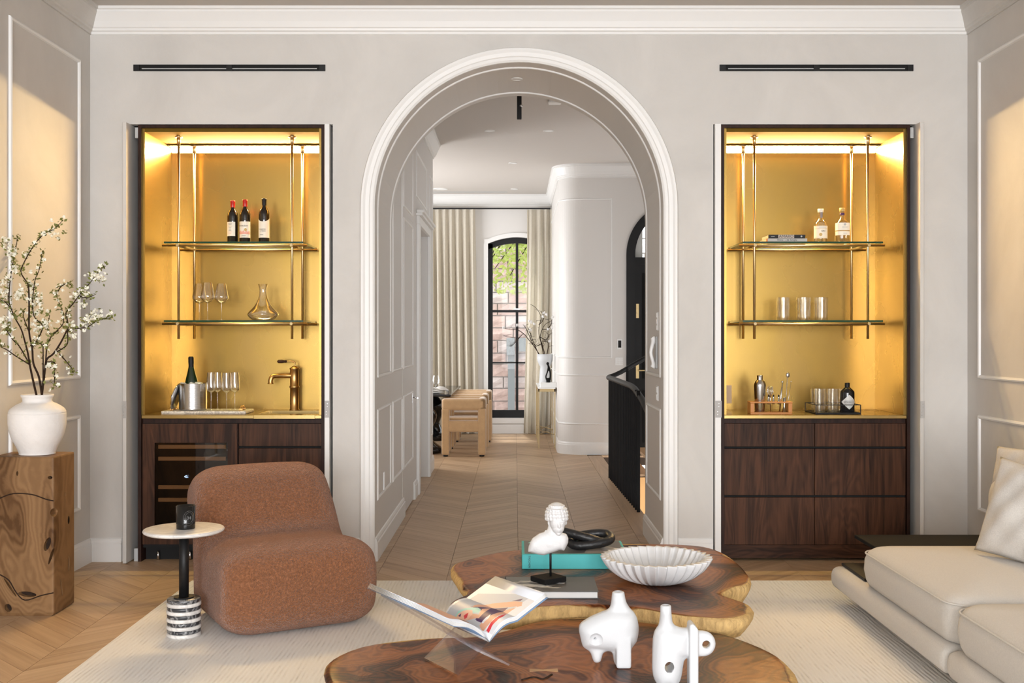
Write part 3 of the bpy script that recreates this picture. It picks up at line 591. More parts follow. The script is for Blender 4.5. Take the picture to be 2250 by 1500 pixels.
# black arched door
d3 = setroot('door_3'); mb = MB(); oa = archpts(DR, 30, DX, DS); ia = archpts(.567, 30, DX, DS)
for a, b, c, d in zip(oa, oa[1:], ia, ia[1:]): mb.prism([a, b, d, c], CYW-.03, CYW+.09)
mb.box((DX-DR, CYW-.03, 0), (DX-.567, CYW+.09, DS)); mb.box((DX+.567, CYW-.03, 0), (DX+DR, CYW+.09, DS)); mb.build('door_frame', M['black'], d3)
mb = MB(); mb.box((DX-.567, CYW, 2.37), (DX+.567, CYW+.06, 2.459)); mb.build('transom', M['black'], d3)
for s in (-1, 1):
    mb = MB(); xa, xb = (DX-.567, DX-.003) if s < 0 else (DX+.003, DX+.567)
    mb.box((xa, CYW+.01, .01), (xb, CYW+.06, 2.37)); leaf = mb.build('door_leaf', M['black'], d3)
    mb = MB(); mb.box((xa+.09, CYW+.0, .95), (xb-.09, CYW+.009, 2.26)); mb.box((xa+.09, CYW+.0, .15), (xb-.09, CYW+.009, .8)); mb.build('door_panel', M['matte'], leaf)
    if s < 0:
        mb = MB(); mb.box((xa+.012, CYW+.0, 1.70), (xa+.05, CYW+.010, 1.88), .003); mb.build('lock_plate', M['brassrod'], leaf)
        mb = MB(); mb.cyl((xa+.03, CYW-.03, 1.76), .010, .03, 12, axis='y'); mb.cyl((xa+.03, CYW-.03, 1.82), .010, .03, 12, axis='y'); mb.box((xa+.012, CYW, .95), (xa+.05, CYW+.01, 1.15)); mb.tube([(xa+.03, CYW-.03, 1.05), (xa+.12, CYW-.04, 1.05)], .009); mb.build('door_handle', M['brassrod'], leaf)
mb = MB(); mb.prism([(x, z) for x, z in archpts(.567, 24, DX, DS-.03)], CYW+.03, CYW+.035); mb.build('pane', M['pane'], d3)
# ---- floor: oak chevron planks
CW_, PI_ = .4375, .175
fl = setroot('floor'); mb = MB(); mb.box((-3.4, -11.6, -.12), (1.0, YE+.3, -.021)); mb.box((1.0, -11.6, -.12), (3.4, YB, -.021)); mb.box((1.0, CYW-.1, -.12), (3.4, YE+.3, -.021)); mb.build('subfloor', M['gap'], fl)
def plankmesh(s):
    g = .0011; w = CW_
    pts = [(g, g*1.4+s*g), (w-g, g*1.4+s*(w-g)), (w-g, PI_-g*1.4+s*(w-g)), (g, PI_-g*1.4+s*g)]
    bm = bmesh.new(); A = [bm.verts.new((x, y, -.02)) for x, y in pts]; B = [bm.verts.new((x, y, 0)) for x, y in pts]
    for i in range(4): bm.faces.new((A[i], A[(i+1) % 4], B[(i+1) % 4], B[i]))
    bm.faces.new(B); bmesh.ops.recalc_face_normals(bm, faces=bm.faces)
    return bm
def grainattr(me, offs=None):
    a = me.attributes.new('grain', 'FLOAT_VECTOR', 'POINT')
    for i, v in enumerate(me.vertices):
        s, = (offs[i],) if offs else (me['s'],)
        u = (v.co.x+s*v.co.y)*.7071; w = (-s*v.co.x+v.co.y)*.7071
        a.data[i].vector = (u*1.1, w*22, 0)
pm = {}
for s in (1, -1):
    bm = plankmesh(s); me = bpy.data.meshes.new('plank'); bm.to_mesh(me); bm.free(); me['s'] = s; grainattr(me); me.materials.append(M['floor']); pm[s] = me
items = []
for k in range(-7, 7):
    s = 1 if k % 2 else -1; x0 = .02+CW_*k
    for j in range(-34, 58):
        y0 = j*PI_ - (CW_ if s > 0 else 0); cx, cyy = x0+CW_/2, y0+PI_/2+s*CW_/2
        if cyy > YE+.1 or cyy < -4.4: continue
        if cyy > YB-.1 and cx > .9 and cyy < CYW: continue
        if cyy > YB and cx < AL-.3 and cyy < YS-.2: continue
        if cx > XR+.2 or cx < -3.2: continue
        d = cyy+CD; px = VX+cx*F/d; py = VY+CH*F/d
        vis = -120 < px < 2370 and py < 1640 and not (-1.80 < cx < 2.9 and cyy < -.95) and not (cyy > .3 and (cx < AL-.25 or cx > ARX+.3) and cyy < YS-.3) and not (cyy > YS and (cx < -1.2 or cx > .6))
        items.append((0 if vis else 1, d, k, s, x0, y0))
items.sort(key=lambda q: (q[0], q[1]))
nv = 0; rest = MB(); ro = []
for it in items:
    if nv < 300 and it[0] == 0:
        o = bpy.data.objects.new('plank', pm[it[3]]); COL.objects.link(o); o.parent = fl; o.location = (it[4], it[5], 0); nv += 1
    else:
        bm = plankmesh(it[3]); bmesh.ops.translate(bm, verts=bm.verts, vec=(it[4], it[5], 0)); me = bpy.data.meshes.new('t'); bm.to_mesh(me); bm.free(); ro += [it[3]]*len(me.vertices); rest.bm.from_mesh(me); bpy.data.meshes.remove(me)
o = rest.build('planks', M['floor'], fl); grainattr(o.data, ro); o['kind'] = 'stuff'
mb = MB(); mb.box((.897, YB-.1, -.02), (1.07, CYW-.1, .0005)); mb.box((1.07, CYW-.12, -.02), (3.0, CYW+.2, .0005)); o = mb.build('border_plank', M['floor'], fl)
a = o.data.attributes.new('grain', 'FLOAT_VECTOR', 'POINT')
for i, v in enumerate(o.data.vertices): a.data[i].vector = (v.co.y*1.1, v.co.x*22, 3)
# ---- outside: brownstone neighbour wall, tree, meter box, seen through the window; pale stones through the door light
def stonewall(name, x0, x1, z0, z1, y, bw, bh, mats, mortar):
    w = setroot(name); mb = MB(); mb.box((x0, y+.04, z0), (x1, y+.2, z1)); mb.build('mortar_bed', mortar, w)
    protos = []
    for q in range(5):
        bm = bmesh.new(); bmesh.ops.create_grid(bm, x_segments=3, y_segments=2, size=.5)
        for v in bm.verts:
            x, zz = v.co.x, v.co.y; e = abs(x) > .49 or abs(zz) > .49; v.co = (x, (.0 if e else -.035-random.random()*.06), zz)
        ed = [e for e in bm.edges if e.is_boundary]; r = bmesh.ops.extrude_edge_only(bm, edges=ed)
        for v in [g for g in r['geom'] if isinstance(g, bmesh.types.BMVert)]: v.co.y = .06
        bmesh.ops.recalc_face_normals(bm, faces=bm.faces); protos.append(bm)
    z = z0; row = 0
    while z < z1:
        h = bh*random.uniform(.9, 1.1); x = x0-random.uniform(0, bw)
        while x < x1:
            wd = bw*random.uniform(.65, 1.35); bm = random.choice(protos).copy()
            bmesh.ops.transform(bm, matrix=Matrix.Diagonal((wd-.02, 1, h-.02, 1)), verts=bm.verts); me = bpy.data.meshes.new('stone_block'); bm.to_mesh(me); bm.free(); me.materials.append(random.choice(mats))
            o = bpy.data.objects.new('stone_block', me); COL.objects.link(o); o.parent = w; o.location = (x+wd/2, y, z+h/2); x += wd
        z += h; row += 1
    return w
stonewall('wall_outside', -1.3, 1.1, -1.0, 4.2, 12.6, .62, .215, [M['stone'], M['stone'], M['greystone']], M['mortar'])
stonewall('wall_outside_porch', 1.2, 3.0, 1.8, 3.6, 8.8, .5, .22, [plain('pale_stone', (.80, .78, .76), .9, noise=.2, nscale=6, bump=.8, bscale=12)], M['mortar'])
mb = MB(); mb.box((-8, YE+.3, -.4), (8, 20, -.3)); struct(mb.build('ground_outside', M['mortar']))
mb = MB(); p0, p1 = at(1113, 742, 12.3), at(1131, 780, 12.3); mb.box((p0.x, 12.2, p1.z), (p1.x, 12.5, p0.z), .01); p0, p1 = at(1140, 742, 12.3), at(1160, 772, 12.3); mb.box((p0.x, 12.2, p1.z), (p1.x, 12.5, p0.z), .01)
mb.box((at(1116, 0, 12.4).x, 12.35, -.3), (at(1131, 0, 12.4).x, 12.5, at(0, 780, 12.4).z)); q = base(mb.build('meter_box', plain('weathered_grey', (.16, .17, .17), .6))); tag(q, 'grey meter boxes and duct on the stone wall outside the far window', 'meter box')
t = thing('street_tree', (1.6, 11.6, -.3), 'yellow-green tree outside the top of the far window', 'tree')
mb = MB(); mb.tube(smoothpath([(1.6, 11.6, -.3), (1.5, 11.6, 1.5), (1.2, 11.5, 3.0), (.5, 11.4, 3.5), (-.3, 11.4, 3.45)]), [.09]*12+[.05]*5, 8)
for k in range(7):
    x = random.uniform(-.5, .6); mb.tube([(x+.5, 11.4, 3.5), (x, 11.3, 3.1), (x-.35, 11.3, 2.9-random.random()*.6)], [.02, .012, .006], 5)
mb.build('trunk', M['bark'], t, True)
mb = MB()
for k in range(2600):
    x = random.uniform(-.75, .85); z = random.uniform(2.75, 4.0) if random.random() < .85 else random.uniform(2.2, 2.8); y = 11.35+random.uniform(-.4, .4)
    a = random.uniform(0, 6.28); r = random.uniform(.03, .06); n1 = Vector((math.cos(a), random.uniform(-.5, .5), math.sin(a)))*r; n2 = Vector((-math.sin(a), random.uniform(-.5, .5), math.cos(a)))*r*.4
    c = Vector((x, y, z)); mb.face([c-n1, c+n2, c+n1, c-n2])
o = mb.build('leaves', M['tree'], t, True, recalc=False); o['kind'] = 'stuff'
# ================================================================== BAR NICHES
def bar(side):
    X0, X1 = (-2.471, -1.250) if side < 0 else (1.350, 2.588)      # outer faces of the dark side panels
    t = .020; name = 'bar_cabinet'; D = .60; yf = .012
    lab = 'walnut bar cabinet with brass-lined niche, sink and %s left of the arch' if side < 0 else None
    root = thing(name, ((X0+X1)/2, .3, 0), 'walnut and brass bar cabinet with wine cooler and sink, left of arch' if side < 0 else 'walnut and brass bar cabinet with six drawers, right of arch', 'cabinet')
    def P(n, mb, m, par=root): return mb.build(n, m, par, True)
    for a in (X0, X1-t): mb = MB(); mb.box((a, yf-.02, 0), (a+t, D+.02, 2.862)); P('side_panel', mb, M['darkwood'])
    mb = MB(); mb.box((X0+t, yf-.02, 2.842), (X1-t, D+.02, 2.862)); P('top_panel', mb, M['darkwood'])
    bx0, bx1 = X0+t, X1-t
    mb = MB(); mb.box((bx0+.018, .58, .958), (bx1-.018, .598, 2.842)); P('brass_back', mb, M['brass'])
    for a in (bx0, bx1-.018): mb = MB(); mb.box((a, yf, .960), (a+.018, .598, 2.842)); P('brass_side', mb, M['brass'])
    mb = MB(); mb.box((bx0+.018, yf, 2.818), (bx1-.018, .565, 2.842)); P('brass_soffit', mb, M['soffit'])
    # linear light in the slot at the back of the soffit
    mb = MB(); mb.box((bx0+.02, .566, 2.770), (bx1-.02, .5795, 2.810)); mb.box((bx0+.02, .478, 2.807), (bx1-.02, .566, 2.810)); ls = P('light_housing', mb, M['brassrod'])
    mb = MB(); mb.face([(bx0+.022, .5655, 2.776), (bx1-.022, .5655, 2.776), (bx1-.022, .5480, 2.802), (bx0+.022, .5480, 2.802)]); q = mb.build('light_strip', M['led'], ls, True, recalc=False)
    # counter
    mb = MB()
    if side < 0:
        sx0, sx1, sy0, sy1 = -1.715, -1.315, .13, .43
        mb.box((bx0, 0, .936), (sx0, .58, .959), .002, 1); mb.box((sx1, 0, .936), (bx1, .58, .959), .002, 1); mb.box((sx0, 0, .936), (sx1, sy0, .959)); mb.box((sx0, sy1, .936), (sx1, .58, .959)); P('countertop', mb, M['brasstop'])
        mb = MB(); mb.box((sx0-.003, sy0-.003, .80), (sx1+.003, sy0, .936)); mb.box((sx0-.003, sy1, .80), (sx1+.003, sy1+.003, .936)); mb.box((sx0-.003, sy0, .80), (sx0, sy1, .936)); mb.box((sx1, sy0, .80), (sx1+.003, sy1, .936)); mb.box((sx0, sy0, .797), (sx1, sy1, .80)); P('sink', mb, M['copper'])
    else: mb.box((bx0, 0, .936), (bx1, .58, .959), .002, 1); P('countertop', mb, M['brasstop'])
    mb = MB(); mb.box((bx0, yf+.02, .905), (bx1, .58, .936)); P('top_rail', mb, M['darkwood'])
    mb = MB(); mb.box((bx0, .035, .085), (bx1, .58, .904)); P('carcass', mb, M['void'])
    def front(n, x0, x1, z0, z1, m='walnut'):
        mb = MB(); mb.box((x0, yf, z0), (x1, yf+.022, z1), .0015, 1); return P(n, mb, M[m])
    if side > 0:
        mb = MB(); mb.box((bx0, yf+.01, .018), (bx1, yf+.03, .104)); P('plinth', mb, M['walnutx'])
        xm = (1791-VX)/335
        for z0, z1 in ((.752, .904), (.433, .737), (.107, .418)):
            front('drawer', bx0+.003, xm-.0015, z0, z1); front('drawer', xm+.0015, bx1-.003, z0, z1)
        mb = MB(); mb.box((bx0+.0, .28, .0), (bx1, .30, .03)); P('foot_rail', mb, M['void'])
    else:
        xm = (522-VX)/335
        front('drawer', xm+.006, bx1-.003, .755, .902); front('drawer', xm+.006, bx1-.003, .433, .740); front('drawer', xm+.006, bx1-.003, .107, .418)
        mb = MB(); mb.box((xm-.004, yf, .10), (xm+.002, yf+.022, .902)); P('divider', mb, M['darkwood'])
        mb = MB(); mb.box((xm, yf+.01, .018), (bx1, yf+.03, .104)); P('plinth', mb, M['walnutx'])
        # wine cooler behind a framed glass door
        cx0, cx1 = bx0+.003, xm-.007; c = thing('wine_cooler', ((cx0+cx1)/2, .02, .02), 'built-in wine cooler behind walnut-framed glass door, under the bar sink counter', 'wine cooler')
        gx0, gx1, gz0, gz1 = (338-VX)/335, (499-VX)/335, .215, .777
        mb = MB(); mb.box((cx0, yf-.0, .11), (gx0, yf+.022, .902)); mb.box((gx1, yf, .11), (cx1, yf+.022, .902)); mb.box((gx0, yf, gz1), (gx1, yf+.022, .902)); mb.box((gx0, yf, .11), (gx1, yf+.022, gz0)); mb.build('door_frame', M['walnut'], c, True)
        mb = MB(); mb.box((gx0, yf+.024, gz0), (gx1, yf+.030, gz1)); mb.build('glass', M['gloss'], c, True)
        for zz in (731, 653, 466, 382):
            z = zz/1000+.005; mb = MB(); mb.box((gx0+.02, yf+.012, z-.0), (gx1-.015, yf+.023, z+.026), .002, 1); mb.build('rack_slat', M['slat'], c, True)
        mb = MB(); mb.box((gx0, yf+.004, gz0), (gx1, yf+.008, gz1)); mb.build('door_pane', M['fridgeglass'], c, True)
        text('43.', .022, (0, 0, 0), (R(90), 0, 0), M['display'], c, 'display_digits').location = Vector(at(409, 1047, .0))-c.location+Vector((0, .002, 0))
        mb = MB(); mb.box((cx0, .08, .0), (cx1, .10, .105)); mb.build('kick_grille', M['void'], c, True)
        for x in (cx0+.09, cx0+.30): mb = MB(); mb.cyl((x, .05, 0), .009, .06, 12); mb.build('foot', M['steel'], c, True)
    # retracted pocket doors
    for k in (0, 1):
        outer = (k == 0) == (side < 0)
        if side < 0: x = (-2.545, -2.521) if k == 0 else (-1.246, -1.214)
        else: x = (1.306, 1.345) if k == 0 else (2.625, 2.650)
        y0 = -.085 if outer else -.03; z0 = .004 if outer else .01
        dr = thing('pocket_door', ((x[0]+x[1])/2, y0, z0), ['plaster-faced folded door at the left edge of the left bar niche', 'plaster-faced folded door between the left bar niche and the arch', 'plaster-faced folded door between the arch and the right bar niche', 'plaster-faced folded door at the right edge of the right bar niche'][(0 if side < 0 else 2)+k], 'door')
        mb = MB(); mb.box((x[0], y0, z0), (x[1], (.14 if outer else .3), 2.865), .002, 1); mb.build('leaf', M['trim'] if not outer else M['wall'], dr, True)
        hx = (x[0]+.0, x[1]-.0); mb = MB(); mb.box((hx[0]+.001, y0-.0035, .946), (hx[1]+.003, y0-.0005, 1.056)); h = mb.build('hinge', M['hinge'], dr, True)
        mb = MB()
        for q in (.965, .985, 1.017, 1.037): mb.cyl(((hx[0]+hx[1])/2+(.004 if q > 1 else -.004), y0-.005, q), .0022, .002, 8, axis='y')
        mb.build('screw', M['steel'], h, True)
    # near-black sheets and lining stand for the shade in the door pockets
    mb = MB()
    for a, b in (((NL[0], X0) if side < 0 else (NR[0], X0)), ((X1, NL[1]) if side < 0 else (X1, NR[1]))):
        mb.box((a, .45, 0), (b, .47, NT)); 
    struct(mb.build('pocket_shade_left' if side < 0 else 'pocket_shade_right', M['void']))
    mb = MB(); x0, x1 = (NL if side < 0 else NR); mb.box((x0-.02, .06, 0), (x0, .62, NT)); mb.box((x1, .06, 0), (x1+.02, .62, NT)); mb.box((x0, .06, NT), (x1, .62, NT+.02)); struct(mb.build('pocket_shade_lining', M['void']))
    # top pivot bracket
    bxm = (X0-.012) if side < 0 else (X1+.012)
    mb = MB(); mb.box((bxm-.010, -.005, 2.775), (bxm+.012, .03, 2.845), .002, 1); P('pivot_bracket', mb, M['greymetal'])
    if side < 0: mb = MB(); mb.box((X0-.03, -.0, .0), (X0-.004, .03, .085), .002, 1); P('floor_bracket', mb, M['greymetal'])
    if side > 0:
        p0, p1 = at(1599, 846, .57), at(1608, 886, .57); mb = MB(); mb.box((p0.x-.02, .574, p1.z), (p1.x, .58, p0.z), .001, 1); q = P('outlet_plate', mb, M['outlet'])
        tag(q, 'tan outlet plate on the brass back', None)
bar(-1); bar(1)
# ---- hanging shelf frames
def rack(side):
    xs = (-2.250, -1.492) if side < 0 else (1.599, 2.358)
    r0, r1 = (-2.355, -1.389) if side < 0 else (1.494, 2.465)
    yf, yb = .14, .50; root = thing('hanging_shelf', ((xs[0]+xs[1])/2, .32, 1.458), 'brass-rod hanging shelf unit with glass shelves in the %s' % ('left niche above sink' if side < 0 else 'right niche above drawers'), 'shelf')
    for y in (yf, yb):
        for x in xs:
            mb = MB(); mb.cyl((x, y, 1.458), .0085, 1.36, 16); p = mb.build('post', M['brassrod'], root, True)
            mb = MB(); mb.cyl((x, y, 2.760), .0125, .05, 16); mb.cyl((x, y, 2.802), .025, .010, 24); mb.cyl((x, y, 2.812), .012, .006, 16); mb.build('ceiling_flange', M['brassrod'], p, True)
    for z in (1.560, 2.083):
        for y in (yf, yb):
            mb = MB(); yy = y-.016 if y == yf else y+.016; mb.cyl((r0, yy, z), .0085, r1-r0, 16, axis='x'); p = mb.build('rail', M['brassrod'], root, True)
            for x in xs: mb = MB(); mb.cyl((x, yy-.016, z), .010, .028, 16, axis='y'); mb.build('joint_bolt', M['antique'], p, True)
        for x in xs: mb = MB(); mb.cyl((x+.0, yf, z), .0075, yb-yf, 12, axis='y'); mb.build('cross_rail', M['brassrod'], root, True)
        mb = MB(); mb.box((r0+.02, yf-.045, z+.011), (r1-.02, yb+.045, z+.023)); g = mb.build('glass_shelf', [M['shelfglass'], M['greenedge']], root, True)
        for f in g.data.polygons:
            if abs(f.normal.z) < .5: f.material_index = 1
rack(-1); rack(1)
SH2, SH1 = 1.560+.0232, 2.083+.0232; CT = .9592
# ---- things on the left shelves
def wine(px, top, capm, kind, lab, Y):
    p = at(px, 532, Y); s = 1.0; H = SH1; h = at(px, top, Y).z-H
    t = thing('wine_bottle', (p.x, Y, H), lab, 'bottle', 'wine bottles on the upper left shelf')
    r = .0365; k = h/.30
    mb = MB(); mb.lathe((0, 0, 0), [(0, 0), (r*.9, 0), (r, .006), (r, .190*k), (r*.96, .205*k), (r*.75, .222*k), (r*.48, .238*k), (.0148, .252*k), (.0145, .285*k), (.0155, .287*k), (.0155, .297*k), (0, .299*k)], 32); mb.build('glass_body', M['bottle'], t)
    mb = MB(); mb.lathe((0, 0, 0), [(.0152, .250*k), (.0152, .285*k), (.0166, .287*k), (.0166, .2975*k), (0, .3*k)], 24); mb.build('capsule', M[capm], t)
    mb = MB(); a0, a1 = (math.pi*1.10, math.pi*1.72) if kind == 0 else (math.pi*1.06, math.pi*1.94)
    z0, z1 = .052, .148
    def lz(u):
        return z1+(.022*(2*abs(u-.5))**2 if kind == 2 else 0)
    mb.grid(lambda u, v: ((r+.0006)*math.cos(a0+(a1-a0)*u), (r+.0006)*math.sin(a0+(a1-a0)*u), z0-.014*(kind > 0)+(lz(u)-z0+.014*(kind > 0))*v), 14, 2); l = mb.build('label', M['paper'], t)
    ys = -(r+.0012)
    if kind == 0:
        for w, z, m in ((.030, .138, 'ink'), (.026, .130, 'ink'), (.034, .118, 'gold'), (.022, .110, 'ink'), (.018, .098, 'ink'), (.022, .090, 'ink'), (.030, .078, 'pink'), (.022, .066, 'pink')):
            mb = MB(); mb.grid(lambda u, v: ((r+.001)*math.cos(1.41*math.pi-w*13+w*26*u), (r+.001)*math.sin(1.41*math.pi-w*13+w*26*u), z+.002*v), 8, 2); mb.build('print', M[m], l)
    if kind == 1:
        text('CHATEAU', .013, (0, ys-.001, .118), (R(90), 0, 0), M['ink'], l)
        mb = MB(); mb.grid(lambda u, v: ((r+.001)*math.cos(math.pi*(1.08+.84*u)), (r+.001)*math.sin(math.pi*(1.08+.84*u)), .062+(.020+.006*math.sin(u*30))*v), 30, 2); mb.build('print', M['pink'], l)
        mb = MB(); mb.cyl((.012, ys-.0001, .092), .010, -.001, 16, axis='y'); mb.build('seal', M['gold'], l)
        mb = MB(); mb.box((-.014, ys-.0015, .049), (.014, ys-.0008, .051)); mb.build('print', M['ink'], l)
    if kind == 2:
        text('CANTOS', .011, (-.004, ys-.002, .094), (R(90), 0, 0), M['ink'], l); text('A TERRA', .010, (-.001, ys-.002, .082), (R(90), 0, 0), M['ink'], l); mb = MB(); mb.box((-.020, ys-.0022, .057), (.002, ys-.0015, .0595)); mb.build('print', M['ink'], l)
wine(511.5, 440, 'red', 0, 'wine bottle with red cap and narrow label, left of the two red-capped ones', .30)
wine(538.5, 438, 'red', 1, 'wine bottle with red cap and pink-banded chateau label', .27)
wine(580.5, 435, 'black', 2, 'wine bottle with black cap and white label cut in a curve', .27)
def goblet(px, top, Y, wmax, lab, zb, grp, kind='wine', pyb=None):
    p = at(px, 700, Y); h = at(px, top, Y).z-zb; t = thing(grp[0], (p.x, Y, zb), lab, 'glass', grp[1])
    r = wmax/2
    if kind == 'wine': bowl = [(.0035, .46*h), (.012, .475*h), (.55*r, .50*h), (r, .60*h), (.97*r, .66*h), (.78*r, .85*h), (.63*r, h)]
    else: bowl = [(.0035, .46*h), (.010, .475*h), (.55*r, .49*h), (.95*r, .53*h), (r, .60*h), (r*.98, .75*h), (.82*r, h)]
    mb = MB(); mb.lathe((0, 0, 0), bowl, 32); mb.lathe((0, 0, 0), [(a*.97, b+.0012) for a, b in bowl[1:]], 32); mb.build('bowl', M['glass'], t)
    mb = MB(); mb.lathe((0, 0, 0), [(.0035, .465*h), (.0030, .3*h), (.0034, .06*h), (.008, .025*h), (r*.72, .004), (r*.74, .0), (0, 0)], 24); mb.build('stem', M['glass'], t); return t
G1 = ('wine_glass', 'wine glasses on the lower left shelf')
goblet(438, 623, .30, .094, 'wide-bowled wine glass on lower left shelf, left of the three', SH2, G1)
goblet(456, 621, .22, .096, 'wide-bowled wine glass on lower left shelf, middle of the three', SH2, G1)
goblet(486.5, 623, .27, .094, 'wide-bowled wine glass on lower left shelf, right of the three', SH2, G1)
p = at(578, 703, .26); h = at(578, 624, .26).z-SH2; r = .104
mb = MB(); pr = [(0, .002), (.06, 0), (r*.85, .015*1), (r, .16*h), (r*.90, .24*h), (r*.55, .40*h), (r*.33, .58*h), (r*.24, .75*h), (r*.24, .88*h), (r*.33, h)]
pr = [(a.x, a.z) for a in smoothpath([(u, 0, v) for u, v in pr], 4)]
mb.lathe((p.x, .26, SH2), pr, 40); mb.lathe((p.x, .26, SH2), [(max(0, a-.0018), b+.0015) for a, b in pr], 40); q = base(mb.build('decanter', M['glass'])); tag(q, 'clear glass wine decanter with flared base on lower left shelf', 'decanter')
# ---- on the left counter: marble tray, ice bucket, champagne, four glasses, tap
ty0, ty1 = .10, .34; tx0, tx1 = at(347, 900, ty0).x, at(540, 900, ty0).x
t = thing('serving_tray', ((tx0+tx1)/2, .22, CT), 'cream marble serving tray with brass handles on left bar counter', 'tray')
mb = MB(); mb.box((tx0+.02, ty0, CT), (tx1+.0, ty1, CT+.020), .006, 3); mb.build('slab', M['marbletray'], t, True)
for x in (tx0+.07, tx1-.05):
    mb = MB(); mb.tube(smoothpath([(x, .17, CT+.02), (x, .17, CT+.036), (x, .19, CT+.046), (x, .23, CT+.046), (x, .25, CT+.036), (x, .25, CT+.02)]), .006, 8); mb.box((x-.012, .16, CT+.02), (x+.012, .18, CT+.034), .003); mb.box((x-.012, .24, CT+.02), (x+.012, .26, CT+.034), .003); mb.build('handle', M['copper'], t, True)
TT = CT+.0202; bx = at(424, 0, .22).x; R_ = .092/1.0
t = thing('ice_bucket', (bx, .22, TT), 'ribbed stainless steel ice bucket full of ice on the marble tray', 'bucket')
hb = at(424, 842, .14).z-TT-.002
mb = MB(); prof = [(0, 0), (R_*.93, 0), (R_*.95, .004)]
for i in range(22): z = .006+(hb-.012)*i/22; prof += [(R_, z), (R_, z+.0045), (R_*.995, z+.0052)]
prof += [(R_*1.01, hb-.004), (R_*1.01, hb), (R_*.95, hb), (R_*.94, .02), (0, .02)]
mb.lathe((0, 0, 0), prof, 48); mb.build('body', M['steel'], t)
mb = MB()
for k in range(40):
    a = random.random()*6.28; rr = random.random()**.5*R_*.8; c = Vector((rr*math.cos(a), rr*math.sin(a), hb-.012+random.random()*.012)); mb.ellipsoid(c, (.014, .012, .010), 6)
o = mb.build('ice', M['ceramic'], t); o['kind'] = 'stuff'
t = thing('champagne_bottle', (bx-.005, .22, TT+.021), 'dark green champagne bottle with black foil standing in the ice bucket', 'bottle')
hh = at(418, 783, .22).z-TT-.021; mb = MB(); mb.lathe((0, 0, 0), [(0, 0), (.043, 0), (.044, hh*.42), (.040, hh*.53), (.026, hh*.68), (.017, hh*.80), (.015, hh*.84)], 32); b_ = mb.build('glass_body', M['green'], t)
mb = MB(); mb.lathe((0, 0, 0), [(.0185, hh*.76), (.0165, hh*.84), (.018, hh*.86), (.018, hh*.97), (.014, hh), (0, hh)], 24); mb.build('foil', M['black'], t)
for o in (t,): o.rotation_euler.y = R(-1.5)
t = thing('bucket_lid', (bx-.125, .20, TT), 'polished steel lid leaning against the left side of the ice bucket', 'lid')
mb = MB(); mb.lathe((0, 0, 0), [(0, .014), (.03, .013), (.075, .008), (.088, .004), (.090, 0), (.084, -.004), (0, -.003)], 40); l = mb.build('disc', M['steel'], t); l.rotation_euler = (0, R(-77), 0); l.location = (.022, -.02, .0885)
mb = MB(); mb.cyl((0, 0, .013), .010, .010, 16); mb.ellipsoid((0, 0, .026), (.013, .013, .008), 12); k = mb.build('knob', M['steel'], l)
G2 = ('champagne_glass', 'tall glasses on the marble tray')
for i, (px, Y, tp, w) in enumerate(((464, .18, 818, 'first'), (478, .24, 818, 'second'), (498, .18, 819, 'third'), (516, .23, 818, 'last'))):
    goblet(px, tp, Y, .063, 'tall slim wine glass on marble tray, %s counted from the ice bucket' % w, TT, G2, 'tall')
fx = at(645, 0, .44).x
t = thing('bar_faucet', (fx, .47, CT), 'aged brass bar faucet with wooden lever behind the left counter sink', 'faucet')
def fz(py): return at(645, py, .47).z-CT
mb = MB(); mb.lathe((0, 0, 0), [(0, 0), (.034, 0), (.034, .006), (.030, .010), (.030, fz(852)), (.034, fz(851)), (.034, fz(848)), (.030, fz(847)), (.030, fz(812)), (.033, fz(811)), (.033, fz(808)), (.022, fz(807)), (.014, fz(804)), (0, fz(803))], 32); mb.build('column', M['copper'], t)
zs = fz(825); mb = MB(); mb.tube(smoothpath([(0, 0, zs), (-.06, -.02, zs), (-.12, -.05, zs), (-.142, -.065, zs-.008), (-.150, -.07, zs-.03), (-.151, -.07, zs-.048)], 5), .0165, 14); mb.cyl((-.151, -.07, zs-.055), .020, .008, 20); mb.build('spout', M['copper'], t)
zt = fz(804); mb = MB(); mb.tube(smoothpath([(.004, 0, zt-.004), (.004, 0, zt+.020), (-.004, -.003, zt+.030), (-.025, -.01, zt+.034), (-.055, -.02, zt+.033)], 4), .0055, 10); lv = mb.build('lever', M['copper'], t)
mb = MB(); d = Vector((-.055, -.02, 0)).normalized(); p0 = Vector((-.050, -.018, zt+.033)); mb.tube([p0, p0+d*.006, p0+d*.014, p0+d*.035, p0+d*.058, p0+d*.066], [.007, .010, .008, .013, .012, .003], 14); mb.build('lever_grip', M['walnutx'], lv)
# ---- things on the right shelves
bz = SH1; t = thing('book', (at(1731, 0, .2).x, .20, bz), 'grey book titled Wine Simple, at the bottom of the pair on the shelf', 'book', 'books on the upper right shelf')
p0, p1 = at(1683, 530, .13), at(1770, 523, .13)
mb = MB(); mb.box((p0.x, .10, bz), (p1.x+.003, .32, bz+.021), .001, 1); mb.build('cover', plain('book_grey', (.42, .41, .38), .5), t, True)
mb = MB(); mb.box((p0.x-.0005, .115, bz+.003), (p0.x+.02, .318, bz+.018)); mb.build('pages', M['paper'], t, True)
mb = MB(); mb.box((p0.x-.001, .0995, bz+.0005), (p0.x+.006, .12, bz+.0205)); mb.build('orange_edge', M['tan'], t, True)
mx = (p0.x+p1.x)/2-t.location.x
text('Wine', .018, (mx-.045, -.1008, .010), (R(90), 0, 0), M['ink'], t); text('Simple', .018, (mx+.045, -.1008, .010), (R(90), 0, 0), M['ink'], t)
mb = MB(); mb.tube([(mx-.012, -.1008, .010), (mx+.003, -.1008, .010), (mx+.004, -.1008, .010), (mx+.012, -.1008, .010)], [.0008, .0008, .003, .003], 6); mb.build('print', M['ink'], t)
